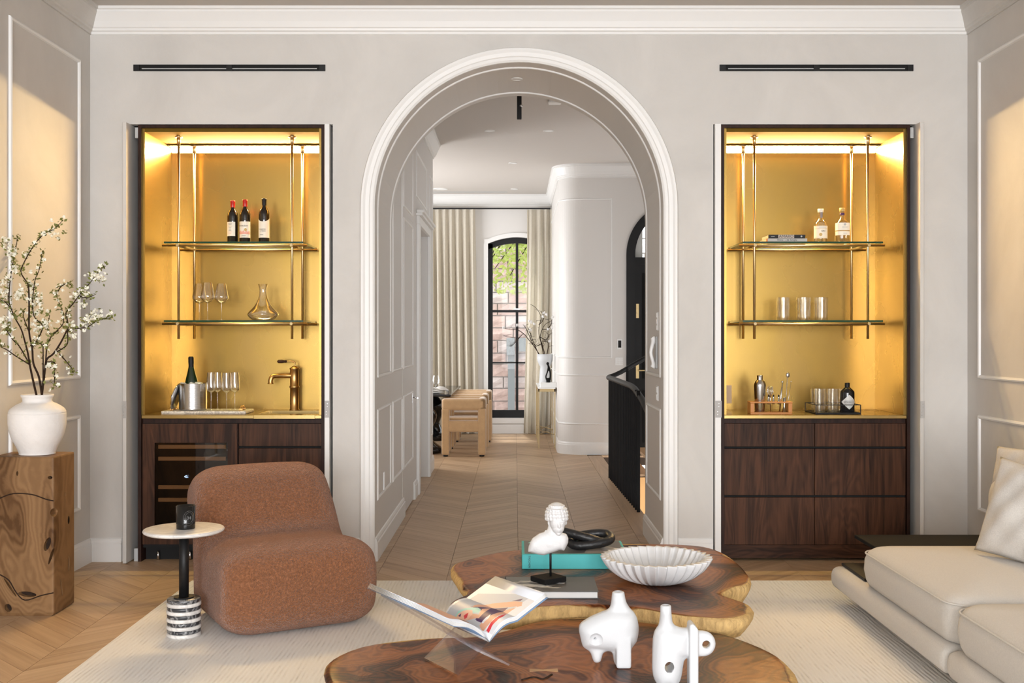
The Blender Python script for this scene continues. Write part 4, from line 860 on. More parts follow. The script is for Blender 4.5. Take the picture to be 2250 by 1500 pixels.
bz2 = bz+.0212; t = thing('book', (at(1728, 0, .2).x, .20, bz2), 'black book titled Amaro lying on top of the grey book on the shelf', 'book', 'books on the upper right shelf')
p0, p1 = at(1687, 523, .13), at(1767, 515, .13)
mb = MB(); mb.box((p0.x, .10, bz2), (p1.x, .30, bz2+.025), .001, 1); mb.build('cover', M['black'], t, True)
mb = MB(); mb.box((p0.x-.0005, .115, bz2+.003), (p0.x+.02, .298, bz2+.022)); mb.build('pages', M['paper'], t, True)
a0, a1 = at(1710, 0, .1).x, at(1745, 0, .1).x; mb = MB(); mb.box((a0, .0990, bz2+.0015), (a1, .1002, bz2+.0235)); mb.build('title_band', plain('taupe', (.42, .36, .31), .5), t, True)
text('AMARO', .026, ((a0+a1)/2-t.location.x, -.1014, .0125), (R(90), 0, 0), M['ink'], t, sx=1.05)
mb = MB(); mb.box((at(1694, 0, .1).x, .0992, bz2+.011), (at(1702, 0, .1).x, .1, bz2+.014)); mb.cyl((at(1761, 0, .1).x, .0995, bz2+.0125), .006, .001, 12, axis='y'); mb.build('print', M['greymetal'], t, True)
def spirit(px, top, r, lab, kind):
    Y = .26; p = at(px, 530, Y); h = at(px, top, Y).z-SH1; t = thing('spirit_bottle', (p.x, Y, SH1), lab, 'bottle', 'clear bottles on the upper right shelf')
    flat = (lambda a, z: 1.0) if kind == 0 else (lambda a, z: 1/max(abs(math.cos(a)), abs(math.sin(a)))**.35 if z < h*.6 else 1.0)
    pr = [(0, 0), (r*.95, 0), (r, .006), (r, h*.52), (r*.90, h*.60), (r*.60, h*.66), (.0155, h*.70), (.0150, h*.9), (.017, h*.91), (.017, h*.93), (0, h*.93)]
    mb = MB(); mb.lathe((0, 0, 0), pr, 40, fn=flat); mb.lathe((0, 0, 0), [(max(0, a-.003), max(b, .012) if a < r*.97 and b < .01 else b) for a, b in pr[:8]], 40, fn=flat); mb.build('glass_body', M['ribglass'] if kind else M['glass'], t)
    mb = MB(); mb.lathe((0, 0, 0), [(.0175, h*.90), (.0195, h*.93), (.0195, h), (0, h)], 20); mb.build('stopper', M['gold'] if kind else M['paper'], t)
    mb = MB(); rr = r+.0012 if not kind else r*1.03; f2 = (lambda a: 1) if not kind else (lambda a: 1/max(abs(math.cos(a)), abs(math.sin(a)))**.35)
    def band(z0, z1, a0, a1, nm, m, par, off=0):
        mb = MB()
        def fn(u, v):
            a = a0+(a1-a0)*u; q = (rr+off)*f2(a); return (q*math.cos(a), q*math.sin(a), z0+(z1-z0)*v)
        mb.grid(fn, 20, 2); return mb.build(nm, m, par)
    if kind == 0:
        l = band(h*.14, h*.50, math.pi*1.0, math.pi*2.0, 'label', M['paper'], t); mb = MB(); mb.box((-.024, -rr-.0022, h*.45), (.026, -rr-.0012, h*.462)); mb.build('print', M['greymetal'], l); text('GIN', .015, (.004, -rr-.003, h*.345), (R(90), 0, 0), M['ink'], l)
        for z in (.42, .165, .488): band(h*z, h*z+.0012, math.pi*1.08, math.pi*1.92, 'print', M['gold'], l, .0006)
        mb = MB(); mb.cyl((-.012, -rr-.002, h*.245), .011, .0006, 16, axis='y'); mb.build('seal', M['gold'], l)
        mb = MB(); mb.box((-.006, -.0165, h*.74), (.009, -.0150, h*.93)); mb.build('strip_label', plain('grey_strip', (.22, .18, .18), .5), t)
    else:
        l = band(h*.36, h*.57, math.pi*1.06, math.pi*1.94, 'label', M['paper'], t); l2 = band(h*.22, h*.33, math.pi*1.06, math.pi*1.94, 'label', M['paper'], t); band(h*.332, h*.345, math.pi*1.06, math.pi*1.94, 'print', M['gold'], t, .0006)
        mb = MB(); mb.cyl((.004, -rr-.003, h*.52), .008, .0008, 16, axis='y'); mb.build('seal', M['greymetal'], l)
        for z in (.455, .435, .415): mb = MB(); mb.box((-.016, -rr-.003, h*z), (.022, -rr-.0022, h*z+.0012)); mb.build('print', M['greymetal'], l)
        mb = MB(); mb.box((-.008, -rr-.0032, h*.268), (.018, -rr-.0022, h*.280)); mb.build('print', M['greymetal'], l2)
        mb = MB(); mb.lathe((0, 0, 0), [(.0158, h*.80), (.0158, h*.855), (.0150, h*.86)], 20); mb.build('neck_band', M['purple'], t)
spirit(1803, 459, .0445, 'clear round-shouldered spirit bottle with cream label, nearer the books', 0)
spirit(1850.5, 457, .0480, 'clear square-shouldered spirit bottle with white label and blue neck band', 1)
def tumbler(px, py, Y, z, lab, grp, top=None, w=.080):
    p = at(px, py, Y); r = w/2; h = .150 if top is None else at(px, top, Y).z-z; t = thing('tumbler', (p.x, Y, z), lab, 'glass', grp)
    ph = random.random()*6; fn = lambda a, zz: 1+.022*math.sin(18*a+ph+3*math.sin(zz*60))+.012*math.sin(31*a+zz*90)
    mb = MB(); pr = [(0, 0), (r*.92, 0)]+[(r*(.95+.05*i/10), .003+(h-.003)*i/10) for i in range(11)]; mb.lathe((0, 0, 0), pr, 54, fn=fn); mb.lathe((0, 0, 0), [(0, .012)]+[(r*(.88+.07*i/10), .012+(h-.012)*i/10) for i in range(11)], 54, fn=lambda a, zz: 1+.02*math.sin(23*a+2*zz*70)); mb.build('glass_wall', M['ribglass'], t)
    mb = MB(); mb.lathe((0, 0, 0), [(0, .001), (r*.90, .001), (r*.90, .011), (0, .011)], 30, fn=lambda a, zz: 1+.05*math.sin(9*a)); mb.build('glass_foot', M['ribglass'], t); return t
T1 = 'textured tumblers on the lower right shelf'
for i, (px, Y) in enumerate(((1719, .38), (1722, .20), (1763, .38), (1768.5, .20), (1801, .38), (1806, .20))):
    w = [('back', 'left'), ('front', 'left'), ('back', 'middle'), ('front', 'middle'), ('back', 'right'), ('front', 'right')][i]
    tumbler(px, 700, Y, SH2, 'tall textured tumbler on lower right shelf, %s one of the %s pair' % w, T1, 653, .078)
# ---- right counter: bar tool set
ax0, ax1 = at(1649, 0, .10).x, at(1741, 0, .10).x; az = CT
def zc(py, Y=.15): return at(0, py, Y).z
cxm = (ax0+ax1)/2
t = thing('bar_tool_stand', (cxm, .15, az), 'orange bamboo stand holding bar tools on the right counter', 'tool stand')
mb = MB(); mb.box((ax0, .10, az), (ax1, .20, az+.012), .002, 1); mb.build('foot_board', M['tan'], t, True)
for a in (ax0, ax1-.026): mb = MB(); mb.box((a, .10, az+.012), (a+.026, .20, az+.072), .002, 1); mb.build('side_block', M['tan'], t, True)
zb_ = az+.072; mb = MB(); mb.box((ax0-.002, .10, zb_), (ax1+.002, .20, zb_+.010), .002, 1); mb.build('top_board', M['tan'], t, True)
sx = at(1670, 0, .15).x; s_h = zc(824)-az-.012
t = thing('cocktail_shaker', (sx, .16, az+.0122), 'polished steel cocktail shaker standing in the bamboo tool stand', 'shaker')
rs = .040; mb = MB(); mb.lathe((0, 0, 0), [(0, 0), (rs*.75, 0), (rs*.80, .004), (rs, s_h*.70)], 36); mb.build('cup', M['steel'], t)
mb = MB(); mb.lathe((0, 0, 0), [(rs*1.01, s_h*.695), (rs*1.01, s_h*.72), (rs*.98, s_h*.76), (rs*.80, s_h*.83), (rs*.50, s_h*.87), (rs*.48, s_h*.875)], 36); mb.build('strainer_top', M['steel'], t)
mb = MB(); mb.lathe((0, 0, 0), [(rs*.50, s_h*.865), (rs*.50, s_h*.985), (rs*.44, s_h), (0, s_h)], 24); mb.build('cap', M['steel'], t)
for i, (px, w) in enumerate(((1689, 'nearest the shaker'), (1699.5, 'middle of three'), (1711, 'farthest from the shaker'))):
    x = at(px, 0, .12).x; z = zb_+.0102; t = thing('bottle_pourer', (x, .12, z), 'steel bottle pourer with black tip in the bamboo stand, %s' % w, 'pourer', 'bottle pourers in the bamboo stand')
    mb = MB(); mb.lathe((0, 0, 0), [(0, 0), (.011, 0), (.011, .003), (.006, .006), (.005, .030)], 16); mb.cyl((0, 0, -.018), .008, .018, 12); mb.build('spout', M['steel'], t)
    mb = MB(); mb.cyl((0, 0, .030), .006, .016, 12, .004); mb.build('tip', M['black'], t)
def tool(name, x0, pb, x1, pt, r, lab, cat, mk=None, Y=.17):
    a = Vector((at(x0, 0, Y).x, Y, az+.0125)); b = at(x1, pt, Y+.01); t = thing(name, a, lab, cat, 'bar tools in the bamboo stand'); d = b-a
    mb = MB(); mb.tube([(0, 0, 0), d*.5, d], r, 10); mb.build('handle', M['steel'], t); 
    if mk: mk(t, d)
    return t
def mk_str(t, d):
    mb = MB()
    for k in range(9):
        a = random.uniform(0, 3.14); u = Vector((math.cos(a), math.sin(a), 0)); mb.tube([d*.55, d*.8+u*.022, d+u*.018, d+Vector((0, 0, .006)), d-u*.018, d*.8-u*.022, d*.55], .0009, 5)
    mb.build('wire_head', M['steel'], t)
tool('whisk', 1693, 0, 1692, 850, .003, 'small wire whisk behind the bottle pourers', 'whisk', mk_str)
def mk_end(t, d): mb = MB(); mb.ellipsoid(d, (.008, .006, .010), 12); mb.build('tip', M['steel'], t)
tool('ice_tongs', 1713, 0, 1719, 839, [.004, .006, .006], 'steel ice tongs leaning right in the bamboo stand', 'tongs', mk_end)
def mk_sp(t, d):
    mb = MB(); mb.ellipsoid(d+Vector((.003, 0, .004)), (.013, .007, .018), 14); mb.build('spoon_bowl', M['steel'], t)
    mb = MB()
    for k in range(24): q = d*(.45+.5*k/24); mb.ellipsoid(q, (.0032, .0032, .0022), 8)
    mb.build('twisted_shaft', M['steel'], t)
tool('bar_spoon', 1726, 0, 1730, 825, .0016, 'long twisted bar spoon, tallest tool in the bamboo stand', 'spoon', mk_sp)
def mk_f(t, d): mb = MB(); mb.tube([d, d+Vector((.004, 0, .012))], .0012, 6); mb.tube([d, d+Vector((-.003, 0, .012))], .0012, 6); mb.build('prongs', M['steel'], t)
tool('bar_fork', 1728, 0, 1738, 840, .0015, 'thin steel bar fork leaning right of the bar spoon', 'fork', mk_f)
jx = at(1723, 0, .12).x; mb = MB(); mb.lathe((jx, .115, az+.0125), [(0, 0), (.016, 0), (.006, .042), (.006, .046), (.013, .098), (.012, .098), (.005, .05), (0, .05)], 24); q = base(mb.build('jigger', M['steel'])); tag(q, 'steel double jigger in the bamboo stand beside the pourers', 'jigger')
# ---- glass box with tumblers and black bottle
gx0, gx1, gy0, gy1 = at(1793, 0, .07).x, at(1891, 0, .07).x, .07, .34; gx0 = at(1793, 0, .07).x; gh = .062
t = thing('glass_tray', ((gx0+gx1)/2, .2, CT), 'black-framed glass box tray on the right bar counter', 'tray')
mb = MB(); mb.box((gx0, gy0, CT), (gx1, gy1, CT+.006)); mb.build('bottom', M['matte'], t, True)
mb = MB(); fr = .0025
for x in (gx0, gx1):
    for y in (gy0, gy1): mb.box((x-fr, y-fr, CT), (x+fr, y+fr, CT+gh))
for z in (CT+.008, CT+gh):
    for y in (gy0, gy1): mb.box((gx0, y-fr, z-fr), (gx1, y+fr, z+fr))
    for x in (gx0, gx1): mb.box((x-fr, gy0, z-fr), (x+fr, gy1, z+fr))
mb.build('frame', M['black'], t, True)
for a, b in (((gx0, gy0, 0), (gx1, gy0+.002, 0)), ((gx0, gy1-.002, 0), (gx1, gy1, 0)), ((gx0, gy0, 0), (gx0+.002, gy1, 0)), ((gx1-.002, gy0, 0), (gx1, gy1, 0))):
    mb = MB(); mb.box((a[0], a[1], CT+.008), (b[0], b[1], CT+gh)); mb.build('pane', M['pane'], t, True)
T2 = 'textured tumblers in the glass tray'
for i, (px, Y, w) in enumerate(((1794, .28, 'back row, left end'), (1801, .14, 'front row, left end'), (1823, .28, 'back row, second from left'), (1830, .15, 'front row, second from left'), (1845, .29, 'back row, beside the black bottle'))):
    tumbler(px, 895, Y, CT+.0062, 'textured tumbler in the glass tray, %s' % w, T2, 854, .074)
p = at(1861.5, 905, .17); zb_ = CT+.0062; t = thing('gin_bottle', (p.x, .17, zb_), 'black apothecary bottle with diamond label in the glass tray', 'bottle')
h = at(0, 840.5, .17).z-zb_; r = .0475
mb = MB(); mb.lathe((0, 0, 0), [(0, 0), (r*.95, 0), (r, .005), (r, h*.66), (r*.97, h*.71), (r*.45, h*.83), (.016, h*.85), (.016, h*.88)], 40); mb.build('glass_body', M['gloss'], t)
mb = MB(); mb.lathe((0, 0, 0), [(.0165, h*.855), (.0165, h*.985), (.014, h), (0, h)], 24); mb.build('cap', M['black'], t)
mb = MB(); zc0 = h*.36; dz = h*.245
def dl(u, v):
    a = (u-.5)*2; w = 1-abs(2*v-1); ang = math.pi*1.5+a*w*1.15; return ((r+.001)*math.cos(ang), (r+.001)*math.sin(ang), zc0-dz+2*dz*v)
mb.grid(dl, 13, 17); l = mb.build('label', plain('grey_label', (.60, .60, .58), .5), t)
text("HENDRICK'S", .0135, (0, -r-.003, zc0), (R(90), 0, 0), M['ink'], l)
for z in (.010, -.010): mb = MB(); mb.box((-.030, -r-.003, zc0+z), (.030, -r-.0022, zc0+z+.0008)); mb.build('print', M['ink'], l)
# ---- linear air diffusers over the niches
def diffuser(a, b, lab):
    p0, p1 = at(a, 142.5, 0), at(b, 156.5, 0); t = thing('linear_diffuser', ((p0.x+p1.x)/2, -.002, p1.z), lab, 'air vent')
    mb = MB(); mb.box((p0.x, -.004, p1.z), (p1.x, -.0005, p0.z)); mb.build('slot', M['void'], t, True)
    mb = MB(); f = .003
    mb.box((p0.x, -.010, p0.z-f), (p1.x, -.004, p0.z)); mb.box((p0.x, -.010, p1.z), (p1.x, -.004, p1.z+f)); mb.build('frame', M['black'], t, True)
    w = p1.x-p0.x
    for x0, x1 in ((p0.x+.055, p0.x+w/2-.02), (p0.x+w/2+.02, p1.x-.055)): mb = MB(); mb.box((x0, -.009, p1.z+.012), (x1, -.005, p1.z+.018)); mb.build('blade', M['greymetal'], t, True)
    for x in (p0.x, p0.x+w/2-.02, p1.x-.04): mb = MB(); mb.box((x, -.011, p1.z+.002), (x+.04, -.005, p0.z-.002), .001, 1); mb.build('end_block', M['black'], t, True)
diffuser(294, 715, 'long black slot air diffuser above the left bar niche'); diffuser(1581, 2006, 'long black slot air diffuser above the right bar niche')
# ================================================================== HALL AND DINING THINGS
# plates, switches and handset on the reveal
def plate(name, lab, cat, x, y, z, w, h, s, mat='white', d=.008, keys=0):
    t = thing(name, (x, y, z-h/2), lab, cat); mb = MB(); mb.box((min(x, x+s*d), y-w/2, z-h/2), (max(x, x+s*d), y+w/2, z+h/2), .002, 1); mb.build('cover_plate', M[mat], t, True)
    for k in range(keys):
        zz = z-h/2+h*(k+.5)/keys; mb = MB(); mb.box((min(x+s*d, x+s*(d+.004)), y-w*.22, zz-h*.36/keys), (max(x+s*d, x+s*(d+.004)), y+w*.22, zz+h*.36/keys), .001, 1); mb.build('rocker', M['white'], t, True)
    return t
def rj(px, py):     # point on the right jamb
    d = ARX*F/(px-VX); return d-CD, CH-(py-VY)*d/F
y, z = rj(1445.5, 706); plate('light_switch', 'white switch plate high on the right arch reveal', 'switch', ARX, y, z, .07, .125, -1, keys=3)
y, z = rj(1445.5, 864); plate('wall_outlet', 'white outlet plate low on the right arch reveal', 'outlet', ARX, y, z, .07, .10, -1, keys=2)
y, z = rj(1443, 774); t = thing('intercom_handset', (ARX, y, z-.11), 'pale curved intercom handset on the right arch reveal', 'intercom')
mb = MB(); mb.box((ARX-.012, y-.045, z-.11), (ARX, y+.03, z+.11), .004, 2); mb.build('wall_bracket', M['greymetal'], t, True)
mb = MB(); mb.tube(smoothpath([(ARX-.030, y, z-.105), (ARX-.022, y, z-.08), (ARX-.040, y, z), (ARX-.022, y, z+.08), (ARX-.030, y, z+.105)]), [.016, .018, .019, .018, .015, .012, .012, .012, .012, .012, .013, .015, .018, .019, .018, .017, .015], 12); mb.build('handset', M['white'], t, True)
d_ = -AL*F/(VX-843); y = d_-CD; z = CH-(1056-VY)*d_/F; plate('wall_outlet', 'narrow white outlet plate low on the left panelled reveal', 'outlet', AL, y, z, .045, .125, 1)
# thermostat and keypad on the stair wall
def wplate(name, px0, py0, px1, py1, lab, cat): 
    p0, p1 = at(px0, py0, CYW), at(px1, py1, CYW); t = thing(name, ((p0.x+p1.x)/2, CYW, p1.z), lab, cat); mb = MB(); mb.box((p0.x, CYW-.010, p1.z), (p1.x, CYW, p0.z), .002, 1); mb.build('cover_plate', M['white'], t, True); return t, p0, p1
t, p0, p1 = wplate('thermostat', 1356, 744, 1367, 767, 'white-framed wall thermostat with black screen beside the black door', 'thermostat')
mb = MB(); mb.box((p0.x+.012, CYW-.012, p1.z+.02), (p1.x-.012, CYW-.0095, p0.z-.022)); mb.build('screen', M['gloss'], t, True)
t, p0, p1 = wplate('keypad', 1352, 785, 1369, 802, 'white six-button keypad below the thermostat', 'keypad')
for i in range(3):
    for j in range(2): x = p0.x+.014+j*.046; z = p1.z+.012+i*.026; mb = MB(); mb.box((x, CYW-.013, z), (x+.034, CYW-.0095, z+.018), .001, 1); mb.build('button', M['trim'], t, True)
# ceiling fittings
def down(name, x, y, z, r, lab, cat, grp=None, m='trim'):
    t = thing(name, (x, y, z-.004), lab, cat, grp); mb = MB(); mb.lathe((0, 0, 0), [(r, .006), (r, 0), (r*.8, -.003), (r*.76, .0), (r*.74, .004)], 28); mb.build('trim_ring', M[m], t); mb = MB(); mb.cyl((0, 0, .0), r*.76, .003, 24); mb.build('lens', M['white'], t); return t
down('arch_speaker', at(1135, 178, .45).x, .45, AS+AR, .042, 'round white flush fitting at the crown of the arch soffit', 'ceiling fitting')
for px, py, w in ((1076, 287, 'left of the front pair in the hall'), (1205, 287, 'right of the front pair in the hall'), (1127, 358, 'in the middle of the hall'), (1130, 415, 'nearest the far window')):
    d = (ZC-CH)*F/(VY-py); down('downlight', (px-VX)*d/F, d-CD, ZC, .055, 'small recessed ceiling light '+w, 'downlight', 'recessed lights in the hall ceiling')
d = (ZC-CH)*F/(VY-415); down('ceiling_speaker', (968-VX)*d/F, d-CD, ZC, .11, 'round flush ceiling speaker at left near the far curtain', 'speaker')
d = (ZC-CH)*F/(VY-421.5); x0, x1 = (951-VX)*d/F, (1113-VX)*d/F; mb = MB(); mb.box((x0-.6, d-CD-.012, ZC-.003), (x1, d-CD+.012, ZC)); mb.box((x0-.6, d-CD-.02, ZC-.005), (x1+.01, d-CD-.012, ZC)); mb.box((x0-.6, d-CD+.012, ZC-.005), (x1+.01, d-CD+.02, ZC)); q = base(mb.build('slot_diffuser', M['greymetal'])); tag(q, 'thin ceiling slot diffuser in front of the far curtains', 'air vent')
x, Y = at(1141, 240, 2.3).x, 2.3; zb_ = at(1141, 262, Y).z; t = thing('spotlight', (x, Y, zb_), 'black rectangular spotlight hanging from the hall ceiling behind the arch', 'spotlight')
mb = MB(); mb.box((-.020, -.02, 0), (.020, .02, ZC-zb_-.03), .003, 1); mb.build('body', M['black'], t); mb = MB(); mb.box((-.014, -.014, ZC-zb_-.03), (.014, .014, ZC-zb_)); mb.build('ceiling_mount', M['black'], t)
mb = MB(); mb.lathe((.016, -.021, .10), [(0, .0), (.012, .004), (.015, .012), (.012, .02), (0, .024)], 16); mb.build('lens', M['steel'], t)
d = (ZC-CH)*F/(VY-226)*.99; x = (1219-VX)*d/F; mb = MB(); mb.box((x-.06, d-CD-.06, ZC-.03), (x+.06, d-CD+.06, ZC-.001), .012, 3); q = base(mb.build('smoke_detector', M['white'])); tag(q, 'square white detector on the hall ceiling just behind the arch', 'smoke detector')
# stair: balustrade, hand rails, treads, warm light below
t = thing('balustrade', (1.0, 3.2, 0), 'black metal balustrade with hand rail at the open stair', 'railing')
n = 19; yn, yf_ = 2.02, 4.23; xn, xf = 1.035, .985
for i in range(n):
    u = i/(n-1); x = xf+(xn-xf)*u; y = yf_+(yn-yf_)*u; mb = MB(); mb.box((x-.013, y-.013, -.05), (x+.013, y+.013, 1.02)); mb.build('baluster', M['matte'], t, True)
mb = MB(); mb.tube([(xf-.01, yf_+.02, 1.045), (xf, yf_-.3, 1.045), (xn-.005, yn+.55, 1.035), (xn, yn+.25, 1.02), (xn+.02, yn-.1, .95), (xn+.06, yn-.5, .80), (xn+.10, yn-.9, .62)], .027, 12); mb.build('hand_rail', M['black'], t, True)
mb = MB(); mb.tube(smoothpath([(xf-.01, yf_+.0, 1.05), (xf+.12, yf_+.05, 1.10), (1.355, 4.26, 1.246), (2.2, 4.3, 1.68)], 3), .024, 10); mb.build('upper_hand_rail', M['black'], t, True)
for i, x in enumerate((1.17, 1.37, 1.62, 1.9)): mb = MB(); mb.box((x-.012, 4.25, .0), (x+.012, 4.274, 1.13+(x-1.12)*.50)); mb.build('upper_baluster', M['matte'], t, True)
t = thing('stair', (2.1, 5.0, 0), 'oak stair flight behind the black balustrade, lit warm from below', 'stair')
for i in range(4): mb = MB(); mb.box((1.12+i*.27, 4.3, i*.17), (1.42+i*.27, 5.4, .03+i*.17)); mb.build('tread', M['slat'], t, True)
mb = MB(); mb.box((1.10, 4.28, -2.6), (3.0, 4.32, -.0)); struct(mb.build('wall_stairwell', M['warmlit'])); mb = MB(); mb.box((1.07, YB, -2.7), (3.0, CYW, -2.6)); struct(mb.build('floor_lower', M['warmlit']))
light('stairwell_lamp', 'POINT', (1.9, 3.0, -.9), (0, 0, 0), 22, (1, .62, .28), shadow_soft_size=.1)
# curtains and track
def curtain(x0, x1, xb0, xb1, folds, lab, z1=3.385):
    y = YE-.11; mb = MB(); nu, nv = folds*12+1, 14
    def fn(u, v):
        z = z1+(.01-z1)*v; a = x0+(x1-x0)*u; b = xb0+(xb1-xb0)*u; k = v**1.5; amp = .025+.035*min(1, v*3); ph = u*folds*2*math.pi
        return (a+(b-a)*k+.012*math.sin(ph*2+1)*min(1, v*4), y+amp*math.sin(ph+.6*math.sin(u*9))+.01*math.sin(5*u+3*v), z)
    mb.grid(fn, nu, nv); o = mb.build('curtain', M['curtain']); base(o); tag(o, lab, 'curtain'); return o
curtain(-2.0, at(1044, 0, YE-.1).x, -2.0, at(1052, 0, YE-.1).x, 13, 'long cream pleated curtain left of the far window')
curtain(at(1158, 0, YE-.1).x, at(1219, 0, YE-.1).x-.0, at(1149, 0, YE-.1).x, at(1212, 0, YE-.1).x-.0, 4, 'long cream pleated curtain right of the far window, behind the branches')
mb = MB(); mb.box((-2.6, YE-.125, 3.39), (.53, YE-.095, 3.41)); q = base(mb.build('curtain_track', M['black'])); tag(q, 'thin black curtain track below the far cornice', 'curtain track')
# dining chairs (boxy upholstered, seen from the side), table, setting
def chair():
    t = thing('dining_chair', (0, 0, 0), '', 'chair', 'tan velvet dining chairs at the black table')
    w, dp, H, th = .54, .52, .712, .095    # local x: depth of chair (0 back side right), local y: width
    for x in (-.27, .27-th):
        for y in (-.26, .26-th):
            mb = MB(); mb.box((x, y, .02), (x+th, y+th, H-.12), .02, 3); mb.build('leg', M['velvet'], t)
            mb = MB(); mb.cyl((x+th/2, y+th/2, 0), .03, .025, 12); mb.build('foot', M['black'], t)
    mb = MB(); mb.box((-.27+.0, -.26, H-.145), (.27, -.26+th, H), .035, 4); mb.build('arm', M['velvet'], t); mb = MB(); mb.box((-.27, .26-th, H-.145), (.27, .26, H), .035, 4); mb.build('arm', M['velvet'], t)
    mb = MB(); mb.box((.27-th, -.26, H-.145), (.27, .26, H), .035, 4); mb.build('backrest', M['velvet'], t)
    mb = MB(); mb.box((-.26, -.25, .30), (.25, .25, .44), .02, 3); mb.build('seat', M['velvet'], t); mb = MB(); mb.box((-.25, -.17, .435), (.17, .17, .475), .018, 3); mb.build('seat_cushion', M['velvet'], t)
    return t
c0 = chair(); d = 13.70; c0.location = (-.632, d-CD, 0); c0['label'] = 'boxy tan velvet dining chair nearest the camera at the black table'
dup(c0, (-.625, 14.62-CD, 0), 'boxy tan velvet dining chair, second in the row at the black table'); dup(c0, (-.60, 15.55-CD, 0), 'boxy tan velvet dining chair farthest in the row, by the window')
dup(c0, (-2.42, 13.9-CD, 0), 'tan dining chair across the black table, mostly hidden by the hall wall', R(180))
t = thing('dining_table', (-1.5, 7.5, 0), 'glossy black dining table with curved pedestal legs behind the hall wall', 'table')
mb = MB(); mb.box((-2.05, 6.45, .722), (-.80, 8.9, .752), .010, 3); mb.build('tabletop', M['gloss'], t, True)
for y in (6.75, 8.5):
    mb = MB(); pr = [(.26, 0), (.27, .06), (.17, .14), (.12, .25), (.19, .40), (.20, .50), (.10, .62), (.15, .70), (.22, .716)]; pr = [(a.x, a.z) for a in smoothpath([(u, 0, v) for u, v in pr], 3)]; mb.lathe((-1.20, y, 0), pr, 24); mb.build('pedestal', M['gloss'], t, True)
px_ = at(962, 0, 6.75).x
mb = MB(); mb.lathe((-1.05, 6.72, .7525), [(0, 0), (.08, 0), (.15, .014), (.148, .016), (.08, .005), (0, .005)], 32); q = base(mb.build('charger_plate', M['white'])); tag(q, 'white plate on the near end of the black dining table', 'plate')
mb = MB(); mb.lathe((-1.05, 6.72, .7690), [(0, 0), (.06, 0), (.125, .020), (.122, .022), (.06, .005), (0, .005)], 32); q = base(mb.build('bowl', M['sofa'])); tag(q, 'beige bowl stacked on the white dining plate', 'bowl')
mb = MB()
mb.grid(lambda u, v: (-1.10+.26*u, 6.66+.10*v+.02*math.sin(9*u), .800+.022*math.sin(7*u+4*v)+.02*math.sin(math.pi*u)-.07*max(0, u-.75)*4*.35), 22, 8); o = mb.build('napkin', M['pillow']); m_ = o.modifiers.new('s', 'SOLIDIFY'); m_.thickness = .006; tag(base(o), 'crumpled beige napkin over the bowl at the near table place', 'napkin')
t = thing('wine_glass', (at(958, 0, 7.0).x, 7.0, .7525), 'clear wine glass on the black dining table behind the plate', 'glass')
mb = MB(); mb.lathe((0, 0, 0), [(.004, .09), (.03, .10), (.047, .13), (.044, .17), (.034, .215)], 28); mb.build('bowl', M['glass'], t); mb = MB(); mb.lathe((0, 0, 0), [(.004, .09), (.004, .01), (.034, .0), (0, 0)], 20); mb.build('stem', M['glass'], t)
mb = MB(); mb.box((-1.30, 6.62, .7525), (-1.16, 6.64, .7505)); mb.ellipsoid((-1.14, 6.63, .75), (.03, .012, .006), 10); q = base(mb.build('fork', M['steel'])); tag(q, 'dark steel cutlery beside the dining plate', 'cutlery')
# brass console with vase, box, sculpture
cx0, cx1 = .305, .530; y0, y1 = 14.46-CD, 16.0-CD; zt = .795
t = thing('console_table', ((cx0+cx1)/2, (y0+y1)/2, 0), 'narrow brass-framed console table with white top against the curved wall', 'table')
bt = .014
for y in (y0, (y0+y1)/2, y1):
    for x in (cx0, cx1-bt): mb = MB(); mb.box((x, y, 0), (x+bt, y+bt, zt-.03)); mb.build('leg', M['antique'], t, True)
mb = MB()
for x in (cx0, cx1-bt): mb.box((x, y0, zt-.05), (x+bt, y1+bt, zt-.012))
for y in (y0, y1): mb.box((cx0, y, zt-.05), (cx1, y+bt, zt-.012))
mb.build('top_frame', M['antique'], t, True)
mb = MB(); mb.box((cx0, y0, zt-.012), (cx1, y1+bt, zt)); mb.build('top', M['white'], t, True)
for (a, b) in ((y0, (y0+y1)/2), ((y0+y1)/2, y1)):
    mb = MB(); z = .18; mb.tube([(cx0+.007, a+.007, z), (cx1-.007, b+.007, z)], .006, 8); mb.tube([(cx1-.007, a+.007, z), (cx0+.007, b+.007, z)], .006, 8); mb.build('cross_stretcher', M['antique'], t, True)
bY = 7.42; p0 = at(1187, 0, bY); p1 = at(1223, 0, bY); bh_ = .065; mb = MB(); mb.box((p0.x, bY-.07, zt+.0003), (p1.x-.003, bY+.10, zt+bh_), .003, 1); q = base(mb.build('box', M['trim'])); tag(q, 'low white box under the black figure on the brass console', 'box')
q = thing('figure_sculpture', (at(1204.5, 0, bY).x, bY, zt+bh_+.0003), 'small slim black abstract figure sculpture on the white box', 'sculpture'); H = at(0, 795, bY).z-zt-bh_
mb = MB(); mb.ellipsoid((0, 0, .006), (.036, .03, .008), 12); mb.ellipsoid((0, 0, H*.13), (.032, .02, H*.10), 14); mb.tube(smoothpath([(-.025, 0, H*.16), (-.030, 0, H*.30), (-.012, 0, H*.50), (.0, 0, H*.72), (-.004, 0, H*.88)], 4), .010, 10); mb.tube(smoothpath([(.024, 0, H*.15), (.028, 0, H*.32), (.024, 0, H*.55), (.010, 0, H*.76), (-.002, 0, H*.86)], 4), .011, 10); mb.ellipsoid((-.006, 0, H*.92), (.020, .02, H*.08), 14)
blob('body', mb, M['matte'], q, .005, 3)
vY = 7.95; p = at(1199, 0, vY); hz = at(0, 778, vY).z-zt; t = thing('flower_vase', (p.x-.01, vY, zt+.0003), 'tall white vase with flared cup top on the brass console', 'vase')
